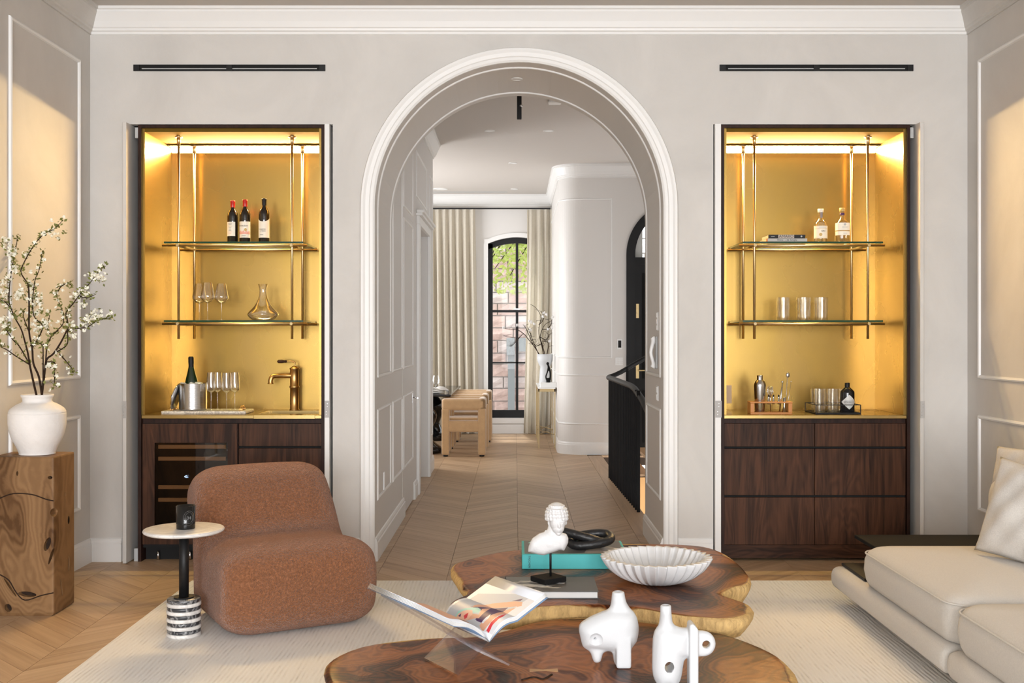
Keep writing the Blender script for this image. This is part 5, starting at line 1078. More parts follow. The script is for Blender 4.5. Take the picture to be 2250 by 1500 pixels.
mb = MB(); mb.lathe((0, 0, 0), [(0, 0), (.085, 0), (.085, .01), (.072, hz*.45), (.065, hz*.60), (.085, hz*.68), (.105, hz*.80), (.108, hz), (.100, hz), (.095, hz*.80), (.05, hz*.62), (0, hz*.60)], 32); mb.build('body', M['ceramic'], t)
t2 = thing('magnolia_branches', (p.x-.01, vY, zt+hz*.62), 'bare dark branches with pale blossoms in the white console vase', 'branches')
S_ = lambda x, y: at(1080+x/7.5, 680+y/7.5, vY)
paths = [[(790, 740), (690, 590), (600, 480), (530, 400), (460, 460), (400, 465), (260, 445), (190, 420)], [(780, 740), (700, 560), (640, 400), (600, 290)], [(860, 740), (820, 560), (780, 400), (790, 250), (820, 150), (790, 50), (720, -40), (640, -90)], [(880, 740), (830, 560), (800, 450), (840, 320), (900, 230), (1000, 190)], [(910, 740), (940, 560), (870, 520), (830, 525)], [(690, 590), (640, 470), (560, 300), (520, 250)], [(820, 560), (740, 600), (700, 560)], [(530, 400), (430, 330), (330, 330), (220, 310)], [(460, 460), (340, 590), (300, 600)], [(840, 320), (920, 320), (980, 250), (1000, 150)], [(800, 450), (900, 500), (950, 420), (990, 380)], [(780, 250), (860, 150), (820, 20)]]
for pth in paths:
    pts = [S_(*q)+Vector((0, random.uniform(-.08, .08)*min(1, i/2), 0)) for i, q in enumerate(pth)]; pts = smoothpath(pts, 3); n = len(pts); mb = MB(); mb.tube(pts, [.006-.0035*i/n for i in range(n)], 6)
    for k in range(5):
        a = random.choice(pts[2:]); b = a+Vector((random.uniform(-.10, .10), random.uniform(-.04, .04), random.uniform(-.02, .10))); mb.tube([a, (a+b)/2+Vector((.01, 0, .01)), b], .0018, 5)
    mb.build('branch', M['bark'], t2, True)
mb = MB()
for (x, y) in ((840, 120), (660, 210), (1000, 300), (900, 90), (430, 260), (960, 520), (200, 300), (700, 240), (860, 60), (1010, 130), (640, 340), (620, 190), (930, 330)):
    c = S_(x, y)+Vector((0, -.03, 0))
    for k in range(6): a = Vector((random.uniform(-1, 1), random.uniform(-1, 1), random.uniform(-.3, 1))).normalized(); mb.ellipsoid(c+a*.014, (.008, .006, .016), 8)
o = mb.build('blossoms', M['greyleaf'], t2, True); o['kind'] = 'stuff'
# ================================================================== FOREGROUND
mb = MB(); mb.box((-1.94, -4.6, .0005), (2.85, -.62, .014), .004, 2); q = mb.build('area_rug', M['rug']); base(q); tag(q, 'large cream ribbed rug under the chair, tables and sofa', 'rug')
RZ = .0142
# --- lounge chair
def inset(poly, d):
    n = len(poly); out = []
    for i in range(n):
        a = Vector(poly[i-1]); b = Vector(poly[i]); c = Vector(poly[(i+1) % n]); e1 = (b-a).normalized(); e2 = (c-b).normalized(); n1 = Vector((-e1.y, e1.x)); n2 = Vector((-e2.y, e2.x)); m = (n1+n2).normalized(); out.append(b+m*d/max(.5, m.dot(n1)))
    return out
P0 = [(.13, 0), (.05, .02), (.005, .09), (-.012, .20), (.0, .31), (.05, .385), (.13, .41), (.24, .405), (.36, .395), (.46, .40), (.52, .44), (.56, .52), (.60, .60), (.66, .68), (.74, .715), (.83, .70), (.90, .64), (.915, .56), (.875, .48), (.80, .43), (.72, .38), (.685, .30), (.68, .20), (.68, .10), (.65, .02), (.59, 0)]
P = [(v.x, v.z) for v in smoothpath([(a, 0, b) for a, b in P0]+[(P0[0][0], 0, P0[0][1])], 3)][:-1]
P = [(a*1.075, max(0, b)) for a, b in P]
t = thing('lounge_chair', (-1.025, -1.815, RZ), 'low rust boucle lounge chair with rounded seat and back', 'armchair', rz=R(29))
mb = MB(); Wd = .40; rr = .165; rings = []; ns = 7
area = sum(P[i-1][0]*P[i][1]-P[i][0]*P[i-1][1] for i in range(len(P))); sg = 1 if area > 0 else -1
xsA = [(-Wd+rr*(1-math.cos(math.pi/2*(i/ns))), rr*(1-math.sin(math.pi/2*(i/ns)))*.58) for i in range(ns+1)]
xsA = xsA+[(x, 0) for x in (-.15, 0, .15)]+[(-x, d) for x, d in xsA[::-1]]
for x, d in xsA:
    q = inset(P, d*sg) if d > 1e-6 else [Vector(v) for v in P]; wv = 1+.04*math.cos(x/Wd*1.5)
    rings.append([mb.bm.verts.new((x*(1-.07*min(1, max(0, (a.y-.42)/.2))), a.x, max(0.0, a.y*1.045)+.012*math.cos(x/Wd*1.57)*(a.y > .3))) for a in q])
for A, B in zip(rings, rings[1:]):
    for i in range(len(A)): f = mb.bm.faces.new((A[i], A[(i+1) % len(A)], B[(i+1) % len(A)], B[i])); f.smooth = True
for ring in (rings[0], rings[-1]): mb.bm.faces.new(ring)
bmesh.ops.triangulate(mb.bm, faces=[f for f in mb.bm.faces if len(f.verts) > 4])
blob('upholstered_body', mb, M['boucle'], t, .016, 3)
# --- marble side table with candle
c = onz(404, 1397, RZ); c = Vector((-1.622, 5.375-CD, RZ)); t = thing('side_table', c, 'small round marble-topped side table with striped marble base', 'table')
r = .083; z = 0
for i in range(10):
    mb = MB(); mb.lathe((0, 0, z), [(0, 0), (r*.96, 0), (r, .003), (r, .0155), (r*.96, .0182), (0, .0182)] if i % 2 == 0 else [(0, 0), (r*.93, 0), (r*.96, .003), (r*.96, .0150), (r*.93, .0182), (0, .0182)], 40); o = mb.build('marble_disc', M['marblew'] if i % 2 == 0 else M['marbled'], t); z += .0184
    if i % 2: o['label'] = 'dark grey veined marble disc'
mb = MB(); mb.cyl((0, 0, z), .048, .006, 32); mb.cyl((0, 0, z+.006), .0235, .50-z-.006, 28); mb.cyl((0, 0, .496), .07, .006, 32); mb.build('pole', M['black'], t)
mb = MB(); mb.lathe((0, 0, .503), [(0, 0), (.180, 0), (.191, .006), (.194, .012), (.190, .019), (.180, .021), (0, .021)], 64); mb.build('tabletop', M['marblew'], t)
cz = RZ+.5245; t = thing('candle', (c.x+.012, c.y-.01, cz), 'black glass candle jar on the marble side table', 'candle')
r = .0465; hc = .112; mb = MB(); mb.lathe((0, 0, 0), [(0, 0), (r*.95, 0), (r*.97, .003), (r, hc), (r*.93, hc), (r*.90, hc*.8), (0, hc*.8)], 40); mb.build('jar', M['candle'], t)
for k, (ra, rb) in enumerate(((.026, .0345), (.019, .0265))):
    mb = MB(); pts = []
    for i in range(36):
        a = 2*math.pi*i/36; th = math.pi*1.5+.62+ra*math.cos(a)/r; pts.append(((r+.0006)*math.cos(th), (r+.0006)*math.sin(th), .056+rb*math.sin(a)))
    mb.tube(pts, .0006, 4, closed=True); mb.build('oval_emblem', M['faintprint'], t)
a = math.pi*1.5+.62; text('34', .022, ((r+.0012)*math.cos(a), (r+.0012)*math.sin(a), .056), (R(90), 0, .62), M['faintprint'], t, 'emblem_print')
# --- root wood plinth with vase and blossom branches
px0, px1, py0, py1, ph = -2.782, -2.437, -1.403, -1.125, .840
t = thing('wood_plinth', ((px0+px1)/2, (py0+py1)/2, 0), 'tall square teak root plinth with cracks and hollows, at left', 'plinth')
mb = MB(); mb.box((px0, py0, 0), (px1, py1, ph), .006, 2); bmesh.ops.subdivide_edges(mb.bm, edges=[e for e in mb.bm.edges if e.calc_length() > .2], cuts=2, use_grid_fill=True)
cuts = []
def hole(p, r, rot=0):
    c = MB(); rt = Matrix.Rotation(rot, 3, 'Y' if abs(p[1]-py0) < .01 else 'X'); c.ellipsoid(p, r, 14, rt); cuts.append(c)
def fp(px, py): q = at(px, py, py0); return (q.x, py0, q.z)
def sp(px, py):
    d = px1*F/(px-VX); return (px1, d-CD, CH-(py-VY)*d/F)
hole(fp(119, 1126), (.022, .05, .024)); hole(fp(104, 1195), (.016, .06, .038), .35); hole(fp(112, 1222), (.007, .05, .045), .30); hole(fp(60, 1305), (.050, .05, .014), .1); hole(fp(56, 1296), (.012, .05, .022)); hole(fp(18, 1335), (.018, .05, .022), -.5); hole(fp(38, 1005+35), (.006, .04, .012)); hole(fp(110, 1049), (.012, .05, .009)); hole(fp(22, 1290), (.006, .03, .06), -.6)
hole(sp(151, 1142), (.05, .013, .022)); hole(sp(140, 1150), (.04, .007, .012)); hole(sp(133, 1211), (.05, .020, .028), -.2); hole(sp(151, 1237), (.05, .012, .042)); hole(sp(135, 1290), (.05, .010, .05), .3); hole(sp(153, 1290), (.05, .014, .018)); hole(sp(144, 1085), (.04, .005, .010))
body = blob('block', mb, M['teak'], t, .011, 0, cuts=cuts); body.data.transform(Matrix.Translation((-(px0+px1)/2, -(py0+py1)/2, 0)))
body.data.polygons.foreach_set('use_smooth', [False]*len(body.data.polygons))
mb = MB(); mb.box((px0+.024, py0+.024, .02), (px1-.024, py1-.024, ph-.04)); mb.build('hollow_shade_core', M['bark'], t, True)  # added dark box inside the block, stands for the shade in the hollows
mb = MB()
def crack(pts): mb.tube(smoothpath([Vector(p)+Vector((0, .0005, 0)) for p in pts], 4), .0035, 6)
crack([fp(0, 1094), fp(30, 1084), fp(70, 1086), fp(100, 1096), fp(117, 1100)]); crack([fp(0, 1262), fp(20, 1275), fp(35, 1300), fp(55, 1318), fp(90, 1308), fp(117, 1302)]); mb.build('dark_seam', M['bark'], t, True)
vx, vy = -2.585, -1.262; t = thing('ceramic_vase', (vx, vy, ph+.0005), 'large round chalky white vase with short neck on the wood plinth', 'vase')
s = .322; pr = [(0, 0), (.085, 0), (.092, .008), (.105, .04), (.130, .09), (.1455, .15), (.1470, .19), (.1470, .218), (.144, .222), (.146, .228), (.135, .247), (.105, .268), (.080, .280), (.074, .290), (.078, .306), (.084, .312), (.084, .322), (.074, .322), (.066, .305), (.066, .28), (0, .27)]
pr = [(v.x, v.z) for v in smoothpath([(a, 0, b) for a, b in pr[:14]], 3)]+pr[14:]
mb = MB(); mb.lathe((0, 0, 0), pr, 56); mb.build('body', M['rough_white'], t)
t = thing('blossom_branches', (vx, vy, ph+.29), 'leafy white-blossom branches arranged in the chalky white vase', 'branches')
BR = [[(300, 1490), (270, 1360), (245, 1240), (230, 1150), (205, 1050), (175, 950), (120, 850), (95, 790), (40, 720), (0, 705), (-60, 640)], [(345, 1490), (320, 1340), (275, 1230), (265, 1100), (240, 970), (240, 750), (235, 600), (220, 560), (175, 490), (180, 440), (235, 330), (300, 230), (370, 160), (450, 120), (520, 50)], [(245, 1240), (130, 1170), (60, 1120), (0, 1095), (-70, 1060)], [(345, 1490), (375, 1250), (390, 1190), (440, 1150), (500, 1060), (550, 960), (560, 920), (550, 850), (545, 810), (600, 740), (660, 660), (720, 590), (780, 520), (830, 450), (870, 430)], [(375, 1250), (385, 1100), (400, 1050), (430, 1000), (480, 950), (520, 900), (520, 820), (490, 740), (460, 670), (440, 650)], [(440, 1150), (540, 1090), (560, 1030), (560, 960), (620, 945), (720, 930), (800, 880), (870, 860), (930, 850)], [(245, 1240), (160, 1090), (110, 1040), (50, 950), (0, 950), (-50, 930)], [(95, 790), (75, 720), (70, 600), (90, 500), (100, 430), (100, 390), (60, 340), (0, 240), (-40, 180)], [(265, 1100), (300, 1050), (345, 960), (345, 910), (280, 840), (270, 700), (290, 540), (320, 470), (340, 370), (350, 300)], [(355, 1400), (355, 1100), (350, 1080), (280, 1040)], [(375, 1220), (450, 1225), (450, 1300), (450, 1400), (470, 1420)], [(490, 1150), (550, 1220), (590, 1270), (600, 1310)], [(480, 960), (420, 990), (390, 950), (410, 830)], [(460, 670), (500, 600), (560, 570), (590, 590)], [(660, 680), (720, 690), (780, 665)], [(240, 970), (200, 870), (190, 800)]]
mbp, mbl = MB(), MB()
# clusters of blossom traced from the photograph (x, y, spread, blossoms)
def leaf(c, s):
    a = Vector((random.uniform(-1, 1), random.uniform(-1, 1), random.uniform(-.6, 1))).normalized()*s; b = a.cross(Vector((random.uniform(-1, 1), random.uniform(-1, 1), random.uniform(-1, 1)))).normalized()*s*.28
    mbl.face([c, c+a*.45+b, c+a, c+a*.45-b])
def blossom(c, s):
    n = Vector((random.uniform(-.8, .8), -1, random.uniform(-.5, .8))).normalized(); u = n.cross(Vector((.3, 0, 1))).normalized(); v = n.cross(u)
    for k in range(5):
        a = 2*math.pi*k/5+random.random(); d = u*math.cos(a)+v*math.sin(a); e = n.cross(d); mbp.face([c, c+d*s*.6+e*s*.38+n*s*.25, c+d*s+n*s*.38, c+d*s*.6-e*s*.38+n*s*.25])
def bp_(x, y, dy): q = at(x/3.75, 470+y/3.75, vy+dy); q.x = max(q.x, XL+.032); return q
for i, path in enumerate(BR):
    n0 = path[0][1] > 1450; rnd = random.Random(i*3+1); dy = 0; pts = []; slope = rnd.uniform(-.035, .02)
    for k, (x, y) in enumerate(path): pts.append(bp_(x, y, slope*k+(0 if n0 and k < 2 else rnd.uniform(-.01, .01))))
    pts = smoothpath(pts, 4); n = len(pts); r0 = .0060 if n0 else .0038; mb = MB(); mb.tube(pts, [r0+(.0013-r0)*k/n for k in range(n)], 7); mb.build('branch', M['bark'], t, True)
    for k, p in enumerate(pts):
        if k < n*.35 and n0: continue
        tip = k/n
        for _ in range(4 if tip > .55 else 2):
            if random.random() < .8: leaf(p+Vector((random.uniform(-.012, .012), random.uniform(-.012, .012), random.uniform(-.012, .012))), random.uniform(.014, .028))
        if random.random() < .12+tip*.25: blossom(p+Vector((random.uniform(-.03, .03), random.uniform(-.03, .0), random.uniform(-.03, .03))), random.uniform(.009, .014))
for (x, y, sx_, sy_, k) in ((165, 660, 40, 40, 26), (280, 690, 60, 70, 50), (270, 590, 40, 30, 16), (300, 800, 50, 40, 22), (370, 895, 40, 30, 18), (310, 950, 35, 35, 12), (90, 310, 45, 35, 22), (30, 240, 40, 50, 22), (120, 450, 35, 30, 12), (415, 1260, 40, 22, 14), (630, 665, 35, 30, 16), (700, 650, 40, 30, 14), (780, 520, 60, 40, 18), (840, 530, 40, 40, 12), (750, 870, 70, 45, 34), (810, 820, 40, 30, 12), (690, 755, 40, 25, 12), (590, 920, 30, 25, 10), (600, 1010, 25, 30, 9), (20, 630, 40, 60, 22), (20, 890, 40, 40, 16), (450, 150, 60, 30, 10), (210, 330, 30, 20, 8), (480, 190, 25, 20, 6), (520, 600, 50, 40, 8), (250, 1110, 18, 15, 5), (905, 840, 25, 25, 6), (60, 530, 30, 40, 12)):
    for _ in range(int(k*.75)): blossom(bp_(x+random.gauss(0, sx_*.55), y+random.gauss(0, sy_*.55), random.uniform(-.09, .02)), random.uniform(.008, .013))
    for _ in range(int(k*.9)): leaf(bp_(x+random.gauss(0, sx_*.6), y+random.gauss(0, sy_*.6), random.uniform(-.07, .02)), random.uniform(.014, .026))
o = mbp.build('blossoms', M['petal'], t, True, recalc=False); o['kind'] = 'stuff'; o = mbl.build('leaves', M['leaf'], t, True, recalc=False); o['kind'] = 'stuff'
# --- live-edge coffee tables
ZA, ZB = .400, .355
def slab(name, px, z, th, lab, seed, axis):
    pts = [onz(x, y, z) for x, y in px]; pts = smoothpath(pts+[pts[0]], 3)[:-1]; rnd = random.Random(seed)
    c = sum(pts, Vector((0, 0, 0)))/len(pts); t = thing(name, (c.x, c.y, RZ), lab, 'coffee table'); z0 = z-RZ
    mb = MB(); rim = []; n = len(pts)
    fr = [0, .25, .5, .7, .82, .90, .955, .985, 1.0]; rings = []
    for f in fr[1:]:
        rings.append([mb.bm.verts.new(((p.x-c.x)*f, (p.y-c.y)*f, z0-(.004 if f == 1 else 0))) for p in pts])
    cv = mb.bm.verts.new((0, 0, z0))
    j = [rnd.uniform(-.012, .012) for _ in range(n)]
    sides = []
    for h, sc_ in ((.016, 1.012), (.035, 1.006), (.055, .988), (th, .955)):
        sides.append([mb.bm.verts.new(((p.x-c.x)*(sc_+j[i]*.5), (p.y-c.y)*(sc_+j[i]*.5), z0-h)) for i, p in enumerate(pts)])
    R_ = rings+sides
    for i in range(n): mb.bm.faces.new((cv, R_[0][i], R_[0][(i+1) % n]))
    for A, B in zip(R_, R_[1:]):
        for i in range(n): f = mb.bm.faces.new((A[i], B[i], B[(i+1) % n], A[(i+1) % n])); f.smooth = True
    bt_ = mb.bm.verts.new((0, 0, z0-th))
    for i in range(n): mb.bm.faces.new((R_[-1][i], bt_, R_[-1][(i+1) % n]))
    o = mb.build('slab', M['suar'], t)
    a = o.data.attributes.new('rim', 'FLOAT', 'POINT'); k = 0; vals = []
    for f in fr[1:]: vals += [f*.97]*n
    vals.append(0); vals += [.985]*n+[1.02]*n+[1.05]*n+[1.06]*n+[1.0]
    for i, v in enumerate(vals): a.data[i].value = v
    for dx, dy in ((-.28, .05), (.25, .22), (.05, -.25)):
        mb = MB(); mb.lathe((dx*1.0, dy*1.0, 0), [(0, 0), (.055, 0), (.05, .05), (.045, .18), (.06, z0-th-.0), (0, z0-th)], 18, fn=lambda a, zz: 1+.12*math.sin(3*a+1)); mb.build('leg', M['suar'], t)
    return t
LA = [(994, 1250), (1000, 1238), (1040, 1225), (1090, 1213), (1140, 1207), (1200, 1199), (1290, 1193), (1380, 1194), (1450, 1194), (1520, 1197), (1560, 1203), (1592, 1216), (1622, 1238), (1640, 1258), (1647, 1274), (1640, 1284), (1612, 1290), (1583, 1303), (1600, 1312), (1622, 1319), (1645, 1328), (1652, 1340), (1640, 1352), (1600, 1360), (1540, 1356), (1464, 1346), (1408, 1336), (1352, 1331), (1296, 1329), (1180, 1333), (1080, 1340), (1020, 1336), (992, 1328), (1000, 1316), (1030, 1302), (1018, 1285), (1003, 1268)]
LB = [(720, 1466), (733, 1446), (790, 1421), (880, 1407), (960, 1401), (1050, 1398), (1110, 1385), (1170, 1367), (1230, 1358), (1290, 1356), (1360, 1360), (1440, 1369), (1500, 1379), (1570, 1388), (1620, 1401), (1690, 1430), (1730, 1460), (1750, 1492), (1748, 1530), (1700, 1580), (1500, 1600), (1300, 1590), (1100, 1600), (900, 1590), (765, 1540), (724, 1492)]
slab('coffee_table', LA, ZA, .085, 'rear live-edge suar wood coffee table carrying the books and fluted bowl', 3, 0)
tb = slab('coffee_table', LB, ZB, .085, 'front live-edge suar wood coffee table carrying the magazine and two vases', 5, 1)
p = onz(1193, 1472, ZB); mb = MB(); mb.prism([(p.x-.045, p.y-.016), (p.x, p.y-.006), (p.x+.05, p.y-.018), (p.x+.05, p.y+.018), (p.x, p.y+.006), (p.x-.045, p.y+.016)], ZB-.002, ZB+.0008, axis='z'); mb.build('butterfly_key', M['slat'], tb, True)
p = onz(1180, 1490, ZB); mb = MB(); mb.tube(smoothpath([(p.x-.05, p.y-.02, ZB+.0), (p.x-.01, p.y+.01, ZB), (p.x+.02, p.y-.01, ZB), (p.x+.05, p.y+.04, ZB)], 4), .004, 6); mb.build('crack', M['bark'], tb, True)
ZA += .0006; ZB += .0006
# --- teal boxed book
c0, c1 = onz(1147, 1250, ZA), None; x0, y0 = c0.x, c0.y; x1 = x0+.49; y1 = y0+.34; h = .068
t = thing('coffee_table_book', ((x0+x1)/2, (y0+y1)/2, ZA), 'large thick teal cloth book under the black knot sculpture', 'book')
mb = MB(); mb.box((x0, y0, ZA), (x1, y1, ZA+h), .002, 1); mb.build('cover', M['teal'], t, True)
mb = MB(); mb.box((x0+.012, y0+.018, ZA+h-.001), (x1-.012, y1-.01, ZA+h+.0008)); pl = mb.build('cover_print', M['greyprint'], t, True)
mb = MB(); zz = ZA+h+.0009
mb.face([(x1-.20, y0+.03, zz), (x1-.06, y0+.04, zz), (x1-.03, y0+.14, zz), (x1-.10, y0+.22, zz), (x1-.17, y0+.18, zz)]); mb.build('printed_shape', plain('printed_taupe', (.35, .31, .27), .4), pl, False).location = -Vector(t.location)
mb = MB(); mb.face([(x0+.03, y0+.27, zz+.0001), (x0+.12, y0+.27, zz+.0001), (x0+.11, y0+.32, zz+.0001), (x0+.04, y0+.31, zz+.0001)]); mb.face([(x1-.12, y0+.25, zz+.0001), (x1-.05, y0+.25, zz+.0001), (x1-.06, y0+.31, zz+.0001), (x1-.14, y0+.30, zz+.0001)]); mb.build('printed_leaf', M['aqua'], pl, False).location = -Vector(t.location)
text('TASCHEN', .013, (x0+.034-t.location.x, y0-.0008-t.location.y, h*.5), (R(90), R(90), 0), M['ink'], t, 'spine_lettering')
# --- knot sculpture: two interlocked loops
kc = at(1300, 1185, onz(1300, 1210, ZA+h).y); base_y_ = y0+.16
t = thing('knot_sculpture', (.358, base_y_, ZA+h+.004), 'matte black interlocked loop sculpture lying on the teal book', 'sculpture')
kr = .0205
def loop(cx, cy_, a, b, tilt, rollz, zc_, name):
    mb = MB(); pts = []
    for i in range(56):
        u = 2*math.pi*i/56; sx_ = math.copysign(abs(math.cos(u))**.8, math.cos(u)); sy_ = math.copysign(abs(math.sin(u))**.8, math.sin(u)); q = Vector((a*sx_, b*sy_, 0)); q = Matrix.Rotation(tilt, 3, 'X') @ q; q = Matrix.Rotation(rollz[0], 3, 'Y') @ q; q = Matrix.Rotation(rollz[1], 3, 'Z') @ q; pts.append(q+Vector((cx, cy_, zc_)))
    mb.tube(pts, kr, 14, closed=True); return mb.build(name, plain('black_carved', (.012, .012, .013), .42, bump=.3, bscale=60), t)
loop(.0, -.0, .100, .058, R(14), (R(-6), R(10)), .036, 'loop'); loop(-.055, .02, .105, .055, R(-16), (R(12), R(-14)), .048, 'loop')
# --- photo book under the bust
b0 = onz(1315, 1315, ZA); bx1, by0 = b0.x, b0.y; bx0 = bx1-.385; by1 = by0+.27; bh = .030
t = thing('photo_book', ((bx0+bx1)/2, (by0+by1)/2, ZA), 'black and white photo cover book under the bust stand', 'book')
mb = MB(); mb.box((bx0+.004, by0+.004, ZA+.003), (bx1-.004, by1-.004, ZA+bh-.003)); mb.build('pages', M['pages'], t, True)
mb = MB(); mb.box((bx0, by0, ZA), (bx1, by1, ZA+.003)); mb.box((bx0, by0, ZA+bh-.003), (bx1, by1, ZA+bh)); mb.box((bx0-.002, by0, ZA), (bx0+.003, by1, ZA+bh)); cv = mb.build('cover', plain('dark_cover', (.085, .083, .08), .35), t, True)
mb = MB(); zz = ZA+bh+.0004; rnd = random.Random(4)
for k in range(16):
    x = bx0+.02+rnd.random()*.10; y = by0+.05+rnd.random()*.18; mb.face([(x, y, zz), (x+.05+rnd.random()*.10, y-.01, zz), (x+.06+rnd.random()*.10, y+.002, zz), (x+.01, y+.008, zz)])
q = mb.build('printed_shape', M['pages'], cv, False); q.location = -Vector(t.location); q['kind'] = 'stuff'
def puff(mb, poly, T, r, n=5):
    area = sum(poly[i-1][0]*poly[i][1]-poly[i][0]*poly[i-1][1] for i in range(len(poly))); sg = 1 if area > 0 else -1
    for k in range(n):
        d = r*(k/(n-1))**1.3*.9; h = T*math.sqrt(max(.04, 1-(1-d/r)**2)) if k else T*.30
        q = inset(poly, d*sg) if k else [Vector(v) for v in poly]; mb.prism([(v.x, v.y) for v in q], -h, h)
# --- bust on stand
bc = onz(1205, 1277, ZA+bh); bz_ = ZA+bh+.001; sx0 = bc.x; sy0 = bc.y
t = thing('plaster_bust', (sx0, sy0, bz_), 'white classical bust on a black rod and block stand', 'sculpture')
mb = MB(); mb.box((-.058, -.052, 0), (.058, .052, .022), .002, 1); o = mb.build('block', M['matte'], t); o.rotation_euler.z = R(36)
K = (4.68)/F   # metres per pixel here
def bl(px, py, dy=0): return Vector(((px-1205)*K+.0, dy, (at(1205, py, sy0).z-bz_)))
mb = MB(); mb.cyl((.009, 0, .020), .0048, bl(0, 1195).z-.02, 14); mb.build('rod', M['black'], t)
mb = MB(); hc_ = bl(1224, 1139)
hd = Matrix.Rotation(R(6), 3, 'Y')
mb.ellipsoid(bl(1223, 1126, .006), (.044, .052, .044), 28, hd)                      # skull
mb.ellipsoid(bl(1222, 1134, .014), (.043, .046, .036), 24)
mb.ellipsoid(bl(1225, 1146, -.014), (.034, .038, .036), 28, hd); mb.ellipsoid(bl(1226, 1157, -.018), (.027, .031, .026), 24, hd)   # face
mb.ellipsoid(bl(1227, 1168, -.026), (.013, .015, .011), 16)                         # chin
mb.tube([bl(1227, 1140, -.047), bl(1227.3, 1147, -.0525), bl(1227.6, 1153, -.0555), bl(1227.6, 1155, -.053)], [.0038, .0042, .0056, .0052], 12)  # nose
mb.tube([bl(1213, 1143, -.042), bl(1220, 1140.5, -.0475), bl(1226, 1142, -.048)], .0034, 8); mb.tube([bl(1229, 1142, -.048), bl(1235, 1140.5, -.046), bl(1240, 1143, -.040)], .0034, 8)  # brows
mb.tube([bl(1222.5, 1160.3, -.0445), bl(1227.5, 1159.6, -.0495), bl(1232, 1160.3, -.0435)], [.0015, .0036, .0015], 8); mb.tube([bl(1223.5, 1163, -.043), bl(1227.5, 1163.4, -.0475), bl(1231.5, 1163, -.042)], [.0015, .0036, .0015], 8)  # lips
for ex in (1219.5, 1234.5): mb.ellipsoid(bl(ex, 1146, -.0425), (.0060, .0045, .0032), 12)
for ex in (1206, 1243): mb.ellipsoid(bl(ex, 1148, .004), (.006, .011, .012), 12)     # ears
rnd = random.Random(2)
for lev, (py_, rx, ry, rt) in enumerate(((1137, .0425, .0470, .0080), (1131, .0450, .0520, .0062), (1124, .0450, .0535, .0050), (1117, .0410, .0500, .0045), (1110, .031, .040, .004))):      # rolled hair in waves
    pts = []; rad = []
    for k in range(61):
        a = R(-150+5*k); pts.append(bl(1223, py_+(5 if lev == 0 else 2)*abs(a/2.6)**2, .004)+Vector((math.sin(a)*rx, -math.cos(a)*ry, .0012*math.sin(k*1.9)))); rad.append(rt*(1+.28*math.sin(k*1.7+lev)))
    mb.tube(pts, rad, 8)
tor = [(1235, 478), (1190, 462), (1100, 490), (1015, 550), (972, 640), (965, 702), (1080, 735), (1150, 745), (1250, 712), (1340, 682), (1390, 690), (1436, 600), (1440, 545), (1420, 500), (1365, 480)]
tp = [bl(980+a/5.357, 1080+b/5.357) for a, b in tor]; tp = [(v.x, v.z) for v in tp]
puff(mb, tp, .031, .028, 16); mb.ellipsoid(bl(1177, 1198, -.006), (.028, .028, .030), 20); mb.ellipsoid(bl(1208, 1194, -.008), (.036, .026, .026), 20)
mb.tube([bl(1219, 1152, .014), bl(1216, 1168, .010), bl(1209, 1182, .004)], [.027, .027, .036], 22); mb.tube([bl(1196, 1172, .006), bl(1222, 1178, .002), bl(1240, 1184, .002)], [.016, .022, .018], 16); mb.ellipsoid(bl(1231, 1189, -.006), (.026, .026, .022), 20)
blob('bust', mb, M['plasterw'], t, .0024, 4)
# --- fluted bowl
bcx, bd = (1442-VX)*4.82/F, 4.82; t = thing('fluted_bowl', (bcx, bd-CD, ZA), 'wide white fluted marble bowl on the rear coffee table', 'bowl')
NF = 34
def flute(a, zz):
    u = (a*NF/(2*math.pi)) % 1.0; s = (u if u < .78 else (1-u)/.22*.78)/.78
    return 1+(s-.5)*.115*min(1, zz/.03+.25)
mb = MB(); ro = [(.070, 0), (.110, .006), (.160, .028), (.200, .060), (.224, .092), (.233, .112)]; ro = [(v.x, v.z) for v in smoothpath([(a, 0, b) for a, b in ro], 3)]
ri = [(max(a-.014, 0), b+.006) for a, b in ro if b < .108]+[(.224, .112)]
mb.lathe((0, 0, 0), [(0, 0)]+ro+ri[::-1]+[(0, .008)], NF*9, fn=flute); o = mb.build('body', M['plasterw'], t)
# --- two sculptural white vases
d1_ = 2412*(CH-ZB)/(1462-VY)
q = onz(1345, 1460, ZB); K1 = (q.y+CD)/F
def V(px, py, y=0): return Vector(((px-1345)*K1, y, (1462-py)*K1))
def cr(x, y): return (1260+x/6.6176, 1290+y/6.6176)
t = thing('sculptural_vase', q, 'white biomorphic vase with dimpled side and stubby legs, left of the two', 'vase')
o1 = [(556, 130), (590, 120), (720, 120), (748, 130), (755, 170), (775, 240), (820, 310), (880, 370), (925, 450), (947, 560), (945, 680), (920, 790), (870, 860), (845, 900), (835, 1000), (828, 1140), (610, 1140), (590, 1100), (575, 1020), (565, 960), (530, 935), (470, 940), (430, 965), (415, 1030), (395, 1095), (340, 1110), (295, 1100), (270, 1040), (250, 970), (220, 930), (150, 890), (125, 850), (100, 740), (78, 650), (80, 570), (120, 520), (250, 440), (400, 375), (490, 340), (530, 300), (548, 230)]
mb = MB(); pp = [V(*cr(*a)) for a in o1]; puff(mb, [(v.x, v.z) for v in pp], 15*K1, 12*K1, 10)
body = [V(*cr(*a)) for a in [(560, 320), (760, 320), (880, 370), (925, 450), (947, 560), (945, 680), (920, 790), (850, 880), (600, 930), (400, 920), (200, 900), (125, 850), (100, 740), (78, 650), (80, 570), (120, 520), (250, 440), (400, 375)]]
puff(mb, [(v.x, v.z) for v in body], 31*K1, 34*K1, 18)
